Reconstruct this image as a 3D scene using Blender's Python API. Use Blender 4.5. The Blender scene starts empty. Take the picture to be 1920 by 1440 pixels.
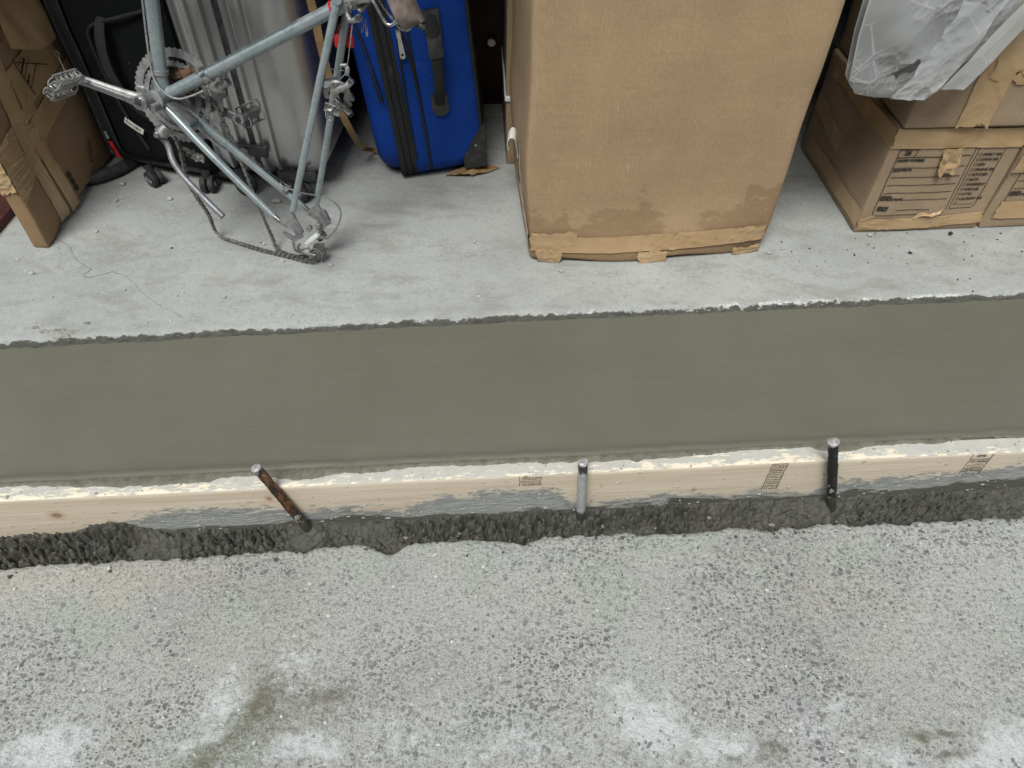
import bpy, bmesh, math, random
import numpy as np
from mathutils import Vector, Matrix, noise as mnoise

# ------------------------------------------------------------------ camera, sky, sun, exposure
R = math.radians
SC = bpy.context.scene
COL = SC.collection
cam_d = bpy.data.cameras.new('camera')
cam_d.sensor_width = 36.0
cam_d.lens = 26.06
cam_d.clip_start = 0.02
cam_d.clip_end = 200.0
cam = bpy.data.objects.new('camera', cam_d)
COL.objects.link(cam)
cam.location = (0, 0, 1.32)
cam.rotation_mode = 'ZYX'
cam.rotation_euler = (R(90 - 48.148), 0, R(0.69))
SC.camera = cam

SUN_EL, SUN_AZ = R(63), R(200)          # azimuth measured clockwise from +Y: high behind the photographer's left
world = bpy.data.worlds.new('World')
SC.world = world
world.use_nodes = True
wn = world.node_tree
wn.nodes.clear()
sky = wn.nodes.new('ShaderNodeTexSky')
sky.sky_type = 'NISHITA'
sky.sun_disc = False
sky.sun_elevation = SUN_EL
sky.sun_rotation = SUN_AZ
sky.air_density = 1.0
sky.dust_density = 3.0
hs = wn.nodes.new('ShaderNodeHueSaturation')
hs.inputs['Saturation'].default_value = 0.42     # overcast: the blue is mostly washed out
bg = wn.nodes.new('ShaderNodeBackground')
bg.inputs['Strength'].default_value = 0.095
wo = wn.nodes.new('ShaderNodeOutputWorld')
wn.links.new(sky.outputs[0], hs.inputs['Color'])
wn.links.new(hs.outputs[0], bg.inputs['Color'])
wn.links.new(bg.outputs[0], wo.inputs['Surface'])

sun_d = bpy.data.lights.new('sun', 'SUN')
sun_d.energy = 1.5
sun_d.angle = R(24)
sun_d.color = (0.965, 1.0, 0.94)
sun = bpy.data.objects.new('sun', sun_d)
COL.objects.link(sun)
sdir = Vector((math.sin(SUN_AZ) * math.cos(SUN_EL), math.cos(SUN_AZ) * math.cos(SUN_EL), math.sin(SUN_EL)))
sun.rotation_euler = (-sdir).to_track_quat('-Z', 'Y').to_euler()
sun.location = sdir * 10

vs = SC.view_settings
vs.view_transform = 'Standard'
vs.look = 'None'
vs.exposure = 0.78
vs.gamma = 1.0

random.seed(7)
RNG = np.random.default_rng(7)

# ------------------------------------------------------------------ numpy noise
def _h(ix, iy, seed):
    with np.errstate(over='ignore'):
        h = ix.astype(np.uint32) * np.uint32(374761393) + iy.astype(np.uint32) * np.uint32(668265263) + np.uint32((seed * 2654435761) & 0xffffffff)
        h = (h ^ (h >> np.uint32(13))) * np.uint32(1274126177)
        h = h ^ (h >> np.uint32(16))
    return h.astype(np.float64) / 4294967295.0

def vn(x, y, seed=0):
    x = np.asarray(x, float); y = np.asarray(y, float)
    x, y = np.broadcast_arrays(x, y)
    ix = np.floor(x).astype(np.int64); iy = np.floor(y).astype(np.int64)
    fx = x - ix; fy = y - iy
    fx = fx * fx * (3 - 2 * fx); fy = fy * fy * (3 - 2 * fy)
    a = _h(ix, iy, seed); b = _h(ix + 1, iy, seed); c = _h(ix, iy + 1, seed); d = _h(ix + 1, iy + 1, seed)
    return (a + (b - a) * fx) * (1 - fy) + (c + (d - c) * fx) * fy

def fbm(x, y, o=4, seed=0):
    s = 0; a = 0.5; t = 0
    x = np.asarray(x, float); y = np.asarray(y, float)
    for k in range(o):
        s = s + a * vn(x * 2 ** k, y * 2 ** k, seed + k * 17); t += a; a *= 0.5
    return s / t

def worley(x, y, seed=0):
    x = np.asarray(x, float); y = np.asarray(y, float)
    x, y = np.broadcast_arrays(x, y)
    ix = np.floor(x).astype(np.int64); iy = np.floor(y).astype(np.int64)
    f1 = np.full(x.shape, 9.0); f2 = np.full(x.shape, 9.0)
    for dx in (-1, 0, 1):
        for dy in (-1, 0, 1):
            px = ix + dx + _h(ix + dx, iy + dy, seed); py = iy + dy + _h(ix + dx, iy + dy, seed + 5)
            d = np.hypot(px - x, py - y)
            f2 = np.where(d < f1, f1, np.minimum(f2, d)); f1 = np.minimum(f1, d)
    return f1, f2

def sst(a, b, x):
    t = np.clip((np.asarray(x, float) - a) / (b - a), 0, 1)
    return t * t * (3 - 2 * t)

# ------------------------------------------------------------------ mesh helpers
def tag(o, label=None, cat=None, group=None, kind=None):
    if label: o['label'] = label
    if cat: o['category'] = cat
    if group: o['group'] = group
    if kind: o['kind'] = kind
    return o

def mesh(V, F, mat=None, smooth=None, attrs=None, name='m'):
    me = bpy.data.meshes.new(name)
    V = np.asarray(V, float)
    me.from_pydata(V.tolist(), [], F if isinstance(F, list) else F.tolist())
    if mat is not None: me.materials.append(mat)
    if attrs:
        for k, a in attrs.items():
            at = me.attributes.new(k, 'FLOAT', 'POINT')
            at.data.foreach_set('value', np.ascontiguousarray(a, dtype=np.float32).ravel())
    me.update()
    if smooth is not None:
        me.polygons.foreach_set('use_smooth', [True] * len(me.polygons))
        if smooth < 180: me.set_sharp_from_angle(angle=R(smooth))
    return me

def obj(name, V, F, mat, parent=None, smooth=None, attrs=None, label=None):
    o = bpy.data.objects.new(name, mesh(V, F, mat, smooth, attrs, name))
    COL.objects.link(o)
    if parent is not None: o.parent = parent
    if label: o['label'] = label
    return o

def inst(name, me, parent=None, loc=(0, 0, 0), rot=(0, 0, 0), scale=(1, 1, 1)):
    o = bpy.data.objects.new(name, me)
    COL.objects.link(o)
    if parent is not None: o.parent = parent
    o.location = loc; o.rotation_euler = rot; o.scale = scale
    return o

def thing(name, label, cat, loc=(0, 0, 0), rot=(0, 0, 0), group=None):
    o = bpy.data.objects.new(name, None)
    o.empty_display_size = 0.05
    COL.objects.link(o)
    o.location = loc; o.rotation_euler = rot
    return tag(o, label, cat, group)

class MB:
    def __init__(s): s.V = []; s.F = []
    def add(s, VF):
        V, F = VF; b = len(s.V)
        s.V.extend([tuple(v) for v in V]); s.F.extend([[i + b for i in f] for f in F])
        return s
    def build(s, name, mat, parent=None, smooth=40, label=None):
        return obj(name, s.V, s.F, mat, parent, smooth, label=label)

def gridF(nr, nc, wrap=False):
    i = np.arange(nr - 1)[:, None]; j = np.arange(nc if wrap else nc - 1)[None, :]
    j2 = (j + 1) % nc
    a = i * nc + j; b = i * nc + j2; c = (i + 1) * nc + j2; d = (i + 1) * nc + j
    return np.stack([a, b, c, d], -1).reshape(-1, 4)

def grid(X, Y, Z, flip=False):
    nr, nc = X.shape
    V = np.stack([X, Y, Z], -1).reshape(-1, 3)
    F = gridF(nr, nc)
    if flip: F = F[:, ::-1]
    return V, F.tolist()

def catmull(P, n):
    P = [Vector(p) for p in P]
    if len(P) < 3: return [P[0].lerp(P[-1], i / n) for i in range(n + 1)]
    out = []
    m = len(P) - 1
    for k in range(n + 1):
        t = k / n * m; i = min(int(t), m - 1); f = t - i
        p0 = P[max(i - 1, 0)]; p1 = P[i]; p2 = P[i + 1]; p3 = P[min(i + 2, m)]
        out.append(0.5 * ((2 * p1) + (p2 - p0) * f + (2 * p0 - 5 * p1 + 4 * p2 - p3) * f * f + (3 * p1 - p0 - 3 * p2 + p3) * f ** 3))
    return out

def tube(P, r, seg=10, flat=1.0, up=None, closed=False, cap=True):
    P = [Vector(p) for p in P]; n = len(P)
    rs = r if hasattr(r, '__len__') else [r] * n
    V = []; F = []
    ref = Vector(up) if up else None
    prev = None
    for i in range(n):
        if closed: t = (P[(i + 1) % n] - P[i - 1])
        else: t = P[min(i + 1, n - 1)] - P[max(i - 1, 0)]
        t.normalize()
        if ref is not None: a = ref - t * ref.dot(t)
        elif prev is not None: a = prev - t * prev.dot(t)
        else:
            a = Vector((0, 0, 1)) if abs(t.z) < 0.9 else Vector((1, 0, 0))
            a = a - t * a.dot(t)
        a.normalize(); prev = a
        b = t.cross(a)
        for k in range(seg):
            th = 2 * math.pi * k / seg
            V.append(P[i] + a * (math.cos(th) * rs[i] * flat) + b * (math.sin(th) * rs[i]))
    m = n if closed else n - 1
    for i in range(m):
        i2 = (i + 1) % n
        for k in range(seg):
            k2 = (k + 1) % seg
            F.append([i * seg + k, i * seg + k2, i2 * seg + k2, i2 * seg + k])
    if cap and not closed:
        F.append([k for k in range(seg)][::-1]); F.append([(n - 1) * seg + k for k in range(seg)])
    return V, F

def ribbon(P, wdir, w, th=0.0006):
    P = [Vector(p) for p in P]; V = []; F = []
    n = len(P)
    for i, p in enumerate(P):
        wd = Vector(wdir[i] if hasattr(wdir[0], '__len__') else wdir).normalized()
        t = (P[min(i + 1, n - 1)] - P[max(i - 1, 0)]).normalized()
        nn = t.cross(wd).normalized()
        ww = w[i] if hasattr(w, '__len__') else w
        for a, b in ((-1, 1), (1, 1), (1, -1), (-1, -1)):
            V.append(p + wd * (a * ww / 2) + nn * (b * th / 2))
    for i in range(n - 1):
        for k in range(4):
            k2 = (k + 1) % 4
            F.append([i * 4 + k, i * 4 + k2, i * 4 + 4 + k2, i * 4 + 4 + k])
    F.append([3, 2, 1, 0]); F.append([(n - 1) * 4 + k for k in range(4)])
    return V, F

def bbox(c, s, bev=0.0, M=None, seg=2):
    bm = bmesh.new()
    bmesh.ops.create_cube(bm, size=1.0)
    for v in bm.verts: v.co = Vector((v.co.x * s[0], v.co.y * s[1], v.co.z * s[2]))
    if bev > 0: bmesh.ops.bevel(bm, geom=list(bm.edges), offset=bev, segments=seg, affect='EDGES', profile=0.5)
    V = []
    for v in bm.verts:
        p = v.co.copy()
        if M is not None: p = M @ p
        V.append(p + Vector(c))
    bm.verts.index_update()
    F = [[v.index for v in f.verts] for f in bm.faces]
    bm.free()
    return V, F

def lathe(prof, seg=20, M=None, c=(0, 0, 0)):
    """profile (radius, height) round local Z; M turns it"""
    V = []; F = []
    n = len(prof)
    for r, z in prof:
        for k in range(seg):
            th = 2 * math.pi * k / seg
            V.append(Vector((r * math.cos(th), r * math.sin(th), z)))
    for i in range(n - 1):
        for k in range(seg):
            k2 = (k + 1) % seg
            F.append([i * seg + k, i * seg + k2, i * seg + seg + k2, i * seg + seg + k])
    F.append([k for k in range(seg)][::-1]); F.append([(n - 1) * seg + k for k in range(seg)])
    if M is not None: V = [M @ v for v in V]
    V = [v + Vector(c) for v in V]
    return V, F

def align(d):                       # matrix turning +Z to d
    return Vector(d).normalized().to_track_quat('Z', 'Y').to_matrix()

def prism(poly, M, depth):
    """polygon in XY, extruded by depth in Z, then placed by 4x4 M"""
    n = len(poly)
    V = [M @ Vector((x, y, 0)) for x, y in poly] + [M @ Vector((x, y, depth)) for x, y in poly]
    F = [list(range(n))[::-1], list(range(n, 2 * n))]
    for i in range(n):
        j = (i + 1) % n
        F.append([i, j, n + j, n + i])
    return V, F

def rounded_box(w, d, h, r, nx, ny, nz, fn=None):
    """box with its front-left-bottom corner at the origin, x right, y back; fn(V)->V"""
    def ax(L, n):
        a = [0, r * 0.35, r]
        a += list(np.linspace(r, L - r, n + 1)[1:-1]) + [L - r, L - r * 0.35, L]
        return np.array(a)
    xs, ys, zs = ax(w, nx), ax(d, ny), ax(h, nz)
    bm = {}
    V = []; F = []
    def vid(p):
        k = tuple(np.round(p, 6))
        if k not in bm:
            bm[k] = len(V); V.append(p)
        return bm[k]
    def face(A, B, f, flip):
        idx = [[vid(f(a, b)) for b in B] for a in A]
        for i in range(len(A) - 1):
            for j in range(len(B) - 1):
                q = [idx[i][j], idx[i + 1][j], idx[i + 1][j + 1], idx[i][j + 1]]
                F.append(q[::-1] if flip else q)
    face(xs, zs, lambda a, b: (a, 0.0, b), False)
    face(xs, zs, lambda a, b: (a, d, b), True)
    face(ys, zs, lambda a, b: (0.0, a, b), True)
    face(ys, zs, lambda a, b: (w, a, b), False)
    face(xs, ys, lambda a, b: (a, b, 0.0), True)
    face(xs, ys, lambda a, b: (a, b, h), False)
    P = np.array(V, float)
    Q = np.stack([np.clip(P[:, 0], r, w - r), np.clip(P[:, 1], r, d - r), np.clip(P[:, 2], r, h - r)], -1)
    D = P - Q; L = np.linalg.norm(D, axis=1, keepdims=True)
    P = Q + D / np.maximum(L, 1e-9) * r
    if fn is not None: P = fn(P)
    return P, F

def loop_sweep(D, H, rc, prof, nc=8, ns=14, caps=(True, True), wob=0.0, seed=0):
    """rounded-rectangle loop in the y-z plane (y 0..D, z 0..H) swept along x; prof = [(x, inset)]"""
    base = []
    cs = [(rc, rc, math.pi, 1.5 * math.pi), (D - rc, rc, 1.5 * math.pi, 2 * math.pi), (D - rc, H - rc, 0, .5 * math.pi), (rc, H - rc, .5 * math.pi, math.pi)]
    for ci, (cy, cz, a0, a1) in enumerate(cs):
        for k in range(nc + 1):
            a = a0 + (a1 - a0) * k / nc
            base.append((cy, cz, math.cos(a), math.sin(a)))
        cy2, cz2, b0, _ = cs[(ci + 1) % 4]
        p = (cy + rc * math.cos(a1), cz + rc * math.sin(a1)); q = (cy2 + rc * math.cos(b0), cz2 + rc * math.sin(b0))
        for k in range(1, ns):
            t = k / ns
            base.append((p[0] + (q[0] - p[0]) * t - rc * math.cos(a1), p[1] + (q[1] - p[1]) * t - rc * math.sin(a1), math.cos(a1), math.sin(a1)))
    m = len(base); V = []
    for x, off in prof:
        for (cy, cz, ca, sa) in base:
            rr = rc - off
            y = cy + rr * ca; z = cz + rr * sa
            if wob:
                nv = mnoise.noise(Vector((x * 9 + seed, y * 7, z * 7))) * wob
                y += ca * nv; z += sa * nv
            V.append((x, y, z))
    F = gridF(len(prof), m, True)[:, ::-1].tolist()
    if caps[0]: F.append(list(range(m)))
    if caps[1]: F.append([(len(prof) - 1) * m + k for k in range(m)][::-1])
    return V, F

_tc = {}
def text(body, size, bold=0.0, align_x='LEFT', space=1.0):
    key = (body, size, bold, align_x, space)
    if key not in _tc:
        cu = bpy.data.curves.new('t', 'FONT')
        cu.body = body; cu.size = size; cu.offset = bold; cu.align_x = align_x; cu.space_character = space
        cu.resolution_u = 2
        o = bpy.data.objects.new('t', cu); COL.objects.link(o)
        bpy.context.view_layer.update()
        me = bpy.data.meshes.new_from_object(o.evaluated_get(bpy.context.evaluated_depsgraph_get()))
        _tc[key] = ([v.co.copy() for v in me.vertices], [list(p.vertices) for p in me.polygons])
        bpy.data.objects.remove(o); bpy.data.curves.remove(cu); bpy.data.meshes.remove(me)
    return _tc[key]

# ------------------------------------------------------------------ material helpers
class NT:
    def __init__(s, name):
        s.m = bpy.data.materials.new(name); s.m.use_nodes = True
        s.t = s.m.node_tree; s.t.nodes.clear()
        s.out = s.t.nodes.new('ShaderNodeOutputMaterial')
        s.b = s.t.nodes.new('ShaderNodeBsdfPrincipled')
        s.t.links.new(s.b.outputs[0], s.out.inputs[0])
        s.tc = s.t.nodes.new('ShaderNodeTexCoord')
        s.co = s.tc.outputs['Object']
    def set(s, sock, v):
        if v is None: return
        if hasattr(v, 'is_output'): s.t.links.new(v, sock)
        elif hasattr(v, '__len__') and len(v) == 3 and sock.type == 'RGBA': sock.default_value = (*v, 1)
        else: sock.default_value = v
    def new(s, ty, **kw):
        n = s.t.nodes.new(ty)
        for k, v in kw.items(): setattr(n, k, v)
        return n
    def math(s, op, a, b=None, c=None, clamp=False):
        n = s.new('ShaderNodeMath', operation=op, use_clamp=clamp)
        s.set(n.inputs[0], a)
        if b is not None: s.set(n.inputs[1], b)
        if c is not None: s.set(n.inputs[2], c)
        return n.outputs[0]
    def map(s, sc=(1, 1, 1), loc=(0, 0, 0), rot=(0, 0, 0), v=None):
        n = s.new('ShaderNodeMapping')
        s.set(n.inputs['Vector'], v if v is not None else s.co)
        n.inputs['Scale'].default_value = sc; n.inputs['Location'].default_value = loc; n.inputs['Rotation'].default_value = rot
        return n.outputs[0]
    def noise(s, scale, detail=4, rough=0.55, v=None, dist=0.0, out=0):
        n = s.new('ShaderNodeTexNoise')
        s.set(n.inputs['Vector'], v if v is not None else s.co)
        n.inputs['Scale'].default_value = scale; n.inputs['Detail'].default_value = detail
        n.inputs['Roughness'].default_value = rough; n.inputs['Distortion'].default_value = dist
        return n.outputs[out]
    def vor(s, scale, v=None, feature='F1', rnd=1.0, out='Distance'):
        n = s.new('ShaderNodeTexVoronoi', feature=feature)
        s.set(n.inputs['Vector'], v if v is not None else s.co)
        n.inputs['Scale'].default_value = scale
        n.inputs['Randomness'].default_value = rnd
        return n.outputs[out]
    def rng(s, v, a, b, c=0.0, d=1.0, smooth=True):
        n = s.new('ShaderNodeMapRange')
        if smooth: n.interpolation_type = 'SMOOTHSTEP'
        s.set(n.inputs['Value'], v)
        n.inputs['From Min'].default_value = a; n.inputs['From Max'].default_value = b
        n.inputs['To Min'].default_value = c; n.inputs['To Max'].default_value = d
        return n.outputs[0]
    def ramp(s, f, stops):
        n = s.new('ShaderNodeValToRGB')
        e = n.color_ramp.elements
        while len(e) < len(stops): e.new(0.5)
        for el, (p, c) in zip(e, stops):
            el.position = p; el.color = (*c, 1) if len(c) == 3 else c
        s.set(n.inputs[0], f)
        return n.outputs[0]
    def mix(s, f, a, b, mode='MIX'):
        n = s.new('ShaderNodeMix', data_type='RGBA', blend_type=mode)
        s.set(n.inputs[0], f); s.set(n.inputs[6], a); s.set(n.inputs[7], b)
        return n.outputs[2]
    def attr(s, name):
        return s.new('ShaderNodeAttribute', attribute_name=name).outputs['Fac']
    def sep(s, v=None):
        n = s.new('ShaderNodeSeparateXYZ'); s.set(n.inputs[0], v if v is not None else s.co)
        return n.outputs
    def bump(s, h, strength=0.3, dist=0.001, prev=None):
        n = s.new('ShaderNodeBump')
        n.inputs['Strength'].default_value = strength; n.inputs['Distance'].default_value = dist
        s.set(n.inputs['Height'], h)
        if prev is not None: s.set(n.inputs['Normal'], prev)
        return n.outputs[0]
    def done(s, col=None, rough=None, metal=None, normal=None, **kw):
        s.set(s.b.inputs['Base Color'], col); s.set(s.b.inputs['Roughness'], rough)
        s.set(s.b.inputs['Metallic'], metal)
        if normal is not None: s.set(s.b.inputs['Normal'], normal)
        for k, v in kw.items(): s.set(s.b.inputs[k], v)
        return s.m

def plain(name, col, rough=0.6, metal=0.0, var=0.15, vs_=60, bump=0.0, bs=300, dust=0.0, **kw):
    n = NT(name)
    f = n.noise(vs_, 5)
    c = n.mix(n.rng(f, 0.3, 0.7), tuple(x * (1 - var) for x in col), tuple(min(1, x * (1 + var)) for x in col))
    if dust > 0:
        g = n.noise(35, 6, 0.65)
        c = n.mix(n.rng(g, 0.45, 0.75, 0, dust), c, (0.33, 0.32, 0.30))
    r = n.rng(n.noise(vs_ * 2, 3), 0.3, 0.7, max(0.05, rough - 0.08), min(1, rough + 0.1))
    nn = n.bump(n.noise(bs, 3), bump, 0.001) if bump > 0 else None
    return n.done(c, r, metal, nn, **kw)

# ------------------------------------------------------------------ materials
M = {}
def mk_pavement():
    n = NT('worn_pavement')
    d = n.noise(14, 3, out=1)
    co = n.new('ShaderNodeVectorMath', operation='MULTIPLY_ADD')
    n.set(co.inputs[0], d); co.inputs[1].default_value = (0.012, 0.012, 0); n.set(co.inputs[2], n.co)
    wc = co.outputs[0]
    big = n.noise(2.2, 5, 0.6)
    c = n.ramp(big, [(0.30, (0.36, 0.357, 0.335)), (0.5, (0.44, 0.445, 0.425)), (0.7, (0.47, 0.48, 0.47))])
    hue = n.noise(4.5, 4, 0.6, v=n.map(loc=(3, 8, 0)))
    c = n.mix(n.rng(hue, 0.50, 0.64, 0, 0.7), c, (0.385, 0.435, 0.375))
    hue2 = n.noise(5.2, 4, 0.6, v=n.map(loc=(13, 1, 0)))
    c = n.mix(n.rng(hue2, 0.54, 0.68, 0, 0.5), c, (0.37, 0.36, 0.385))
    c = n.mix(n.math('MULTIPLY', n.attr('tan'), 0.42), c, (0.50, 0.42, 0.32))
    # sandy grain
    g = n.noise(330, 3, 0.7)
    c = n.mix(n.rng(g, 0.38, 0.5, 0.55, 0), c, (0.15, 0.147, 0.14))
    c = n.mix(n.rng(g, 0.56, 0.70, 0, 0.5), c, (0.66, 0.66, 0.64))
    g2 = n.noise(130, 3, 0.65)
    c = n.mix(n.rng(g2, 0.37, 0.47, 0.6, 0), c, (0.17, 0.167, 0.16))
    c = n.mix(n.rng(g2, 0.58, 0.70, 0, 0.4), c, (0.60, 0.60, 0.58))
    # exposed aggregate
    ag = n.noise(3.2, 4, 0.6, v=n.map(loc=(5, 2, 0)))
    agm = n.rng(ag, 0.43, 0.55)
    agm = n.math('MULTIPLY', agm, n.math('SUBTRACT', 1.0, n.attr('cov')))
    for sc, thr, keep in ((170, 0.40, 0.45), (105, 0.40, 0.45), (64, 0.36, 0.58)):
        v = n.new('ShaderNodeTexVoronoi', feature='F1')
        n.set(v.inputs['Vector'], n.map(sc=(1, 1.25, 1), v=wc)); v.inputs['Scale'].default_value = sc
        rnd = n.sep(v.outputs['Color'])
        m = n.math('MULTIPLY', n.rng(v.outputs['Distance'], thr, thr * 0.75), n.rng(rnd[0], keep, keep + 0.05))
        m = n.math('MULTIPLY', m, agm)
        sc_ = n.ramp(rnd[1], [(0.0, (0.075, 0.078, 0.088)), (0.5, (0.125, 0.128, 0.14)), (0.85, (0.21, 0.205, 0.20)), (1, (0.55, 0.54, 0.52))])
        c = n.mix(n.math('MULTIPLY', m, 0.80), c, sc_)
    # lime bloom, wet marks
    bl = n.noise(55, 5, 0.7)
    wh = n.math('ADD', n.attr('white'), n.rng(bl, 0.3, 0.7, -0.5, 0.5, False))
    c = n.mix(n.rng(wh, 0.15, 1.0, 0, 0.68), c, (0.66, 0.69, 0.70))
    we = n.math('ADD', n.attr('wet'), n.rng(n.noise(75, 6, 0.8), 0.3, 0.7, -0.55, 0.55, False))
    c = n.mix(n.rng(we, 0.0, 1.25, 0, 0.9), c, (0.125, 0.112, 0.075))
    h = n.math('ADD', n.math('MULTIPLY', g, 0.6), n.math('MULTIPLY', g2, 1.0))
    nb = n.bump(h, 0.8, 0.006)
    nb = n.bump(n.noise(40, 4), 0.4, 0.006, nb)
    return n.done(c, 0.88, 0, nb, **{'Specular IOR Level': 0.3})
M['pave'] = mk_pavement()

def mk_slab():
    n = NT('garage_slab')
    a = n.noise(2.6, 5, 0.6)
    c = n.ramp(a, [(0.3, (0.33, 0.337, 0.328)), (0.55, (0.385, 0.395, 0.385)), (0.75, (0.425, 0.435, 0.42))])
    st = n.noise(9, 6, 0.62, v=n.map(sc=(1, 2.2, 1), rot=(0, 0, 0.3)))
    c = n.mix(n.rng(st, 0.47, 0.70, 0, 0.65), c, (0.255, 0.25, 0.23))
    st2 = n.noise(3.4, 6, 0.65, v=n.map(loc=(7, 2, 0), sc=(1, 1.6, 1)))
    c = n.mix(n.rng(st2, 0.50, 0.68, 0, 0.5), c, (0.28, 0.285, 0.275))
    c = n.mix(n.rng(n.noise(20, 5, 0.6), 0.5, 0.75, 0, 0.3), c, (0.47, 0.49, 0.485))
    br = n.noise(5.5, 4, 0.6, v=n.map(loc=(4, 4, 0)))
    c = n.mix(n.rng(br, 0.60, 0.75, 0, 0.35), c, (0.31, 0.27, 0.205))
    sp = n.vor(95, out='Distance')
    spm = n.math('MULTIPLY', n.rng(sp, 0.16, 0.10), n.rng(n.noise(8, 3), 0.52, 0.62))
    c = n.mix(n.math('MULTIPLY', spm, 0.75), c, (0.12, 0.12, 0.115))
    fi = n.noise(240, 3, 0.7)
    c = n.mix(n.rng(fi, 0.34, 0.48, 0.45, 0), c, (0.20, 0.20, 0.19))
    fi2 = n.noise(90, 4, 0.7)
    c = n.mix(n.rng(fi2, 0.36, 0.46, 0.35, 0), c, (0.24, 0.24, 0.225))
    c = n.mix(n.rng(fi2, 0.58, 0.70, 0, 0.3), c, (0.52, 0.53, 0.52))
    # raw broken edge: white crust on the arris, wet cement below
    e = n.attr('edge')
    cr = n.math('ADD', e, n.rng(n.noise(60, 5, 0.7), 0.3, 0.7, -0.45, 0.45, False))
    c = n.mix(n.rng(cr, 0.40, 0.85, 0, 0.7), c, (0.66, 0.67, 0.66))
    f = n.attr('face')
    fm = n.math('ADD', f, n.rng(n.noise(75, 6, 0.75, v=n.map(sc=(0.6, 1, 1))), 0.3, 0.7, -0.5, 0.5, False))
    c = n.mix(n.rng(fm, 0.42, 0.58, 0, 0.93), c, n.mix(n.noise(160, 4), (0.035, 0.035, 0.028), (0.12, 0.117, 0.095)))
    nb = n.bump(n.noise(180, 4, 0.6), 0.25, 0.002)
    nb = n.bump(n.noise(18, 4), 0.25, 0.006, nb)
    return n.done(c, n.rng(st, 0.3, 0.7, 0.72, 0.9), 0, nb, **{'Specular IOR Level': 0.3})
M['slab'] = mk_slab()

def mk_fresh():
    n = NT('fresh_concrete')
    v = n.map(sc=(3.0, 190, 60), rot=(0, 0, R(-4.6)))
    s1 = n.noise(1.0, 5, 0.7, v=v)
    v2 = n.map(sc=(14, 520, 60), rot=(0, 0, R(-4.6)))
    s2 = n.noise(1.0, 3, 0.7, v=v2)
    big = n.noise(1.8, 4, 0.55)
    c = n.ramp(big, [(0.3, (0.120, 0.115, 0.089)), (0.7, (0.138, 0.133, 0.106))])
    c = n.mix(n.rng(s1, 0.35, 0.65, 0.16, 0), c, (0.08, 0.08, 0.06))
    tr_ = n.noise(7, 5, 0.65, dist=1.0)
    c = n.mix(n.rng(tr_, 0.5, 0.75, 0, 0.10), c, (0.17, 0.168, 0.13))
    c = n.mix(n.rng(n.noise(300, 3, 0.7), 0.52, 0.7, 0, 0.22), c, (0.21, 0.208, 0.17))
    pit = n.vor(70)
    pm = n.math('MULTIPLY', n.rng(pit, 0.10, 0.06), n.rng(n.noise(13, 2), 0.57, 0.62))
    c = n.mix(pm, c, (0.06, 0.06, 0.05))
    h = n.math('ADD', s1, n.math('MULTIPLY', s2, 0.6))
    nb = n.bump(h, 0.28, 0.0013)
    nb = n.bump(n.noise(260, 3, 0.7), 0.3, 0.001, nb)
    return n.done(c, n.rng(tr_, 0.3, 0.7, 0.50, 0.66), 0, nb, **{'Specular IOR Level': 0.3})
M['fresh'] = mk_fresh()

def mk_spill():
    n = NT('cement_spill')
    a = n.noise(70, 6, 0.7)
    c = n.ramp(a, [(0.3, (0.09, 0.087, 0.062)), (0.55, (0.165, 0.16, 0.12)), (0.75, (0.23, 0.225, 0.18))])
    return n.done(c, 0.6, 0, n.bump(n.noise(220, 5, 0.7), 0.6, 0.003))
M['spill'] = mk_spill()

def mk_mud():
    n = NT('wet_mud')
    a = n.noise(60, 6, 0.7)
    c = n.ramp(a, [(0.3, (0.038, 0.037, 0.031)), (0.55, (0.080, 0.077, 0.065)), (0.78, (0.15, 0.142, 0.122))])
    c = n.mix(n.rng(n.noise(9, 4), 0.58, 0.75, 0, 0.5), c, (0.11, 0.085, 0.055))
    nb = n.bump(n.noise(190, 5, 0.7), 0.7, 0.004)
    return n.done(c, n.rng(a, 0.3, 0.7, 0.42, 0.75), 0, nb)
M['mud'] = mk_mud()

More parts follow.
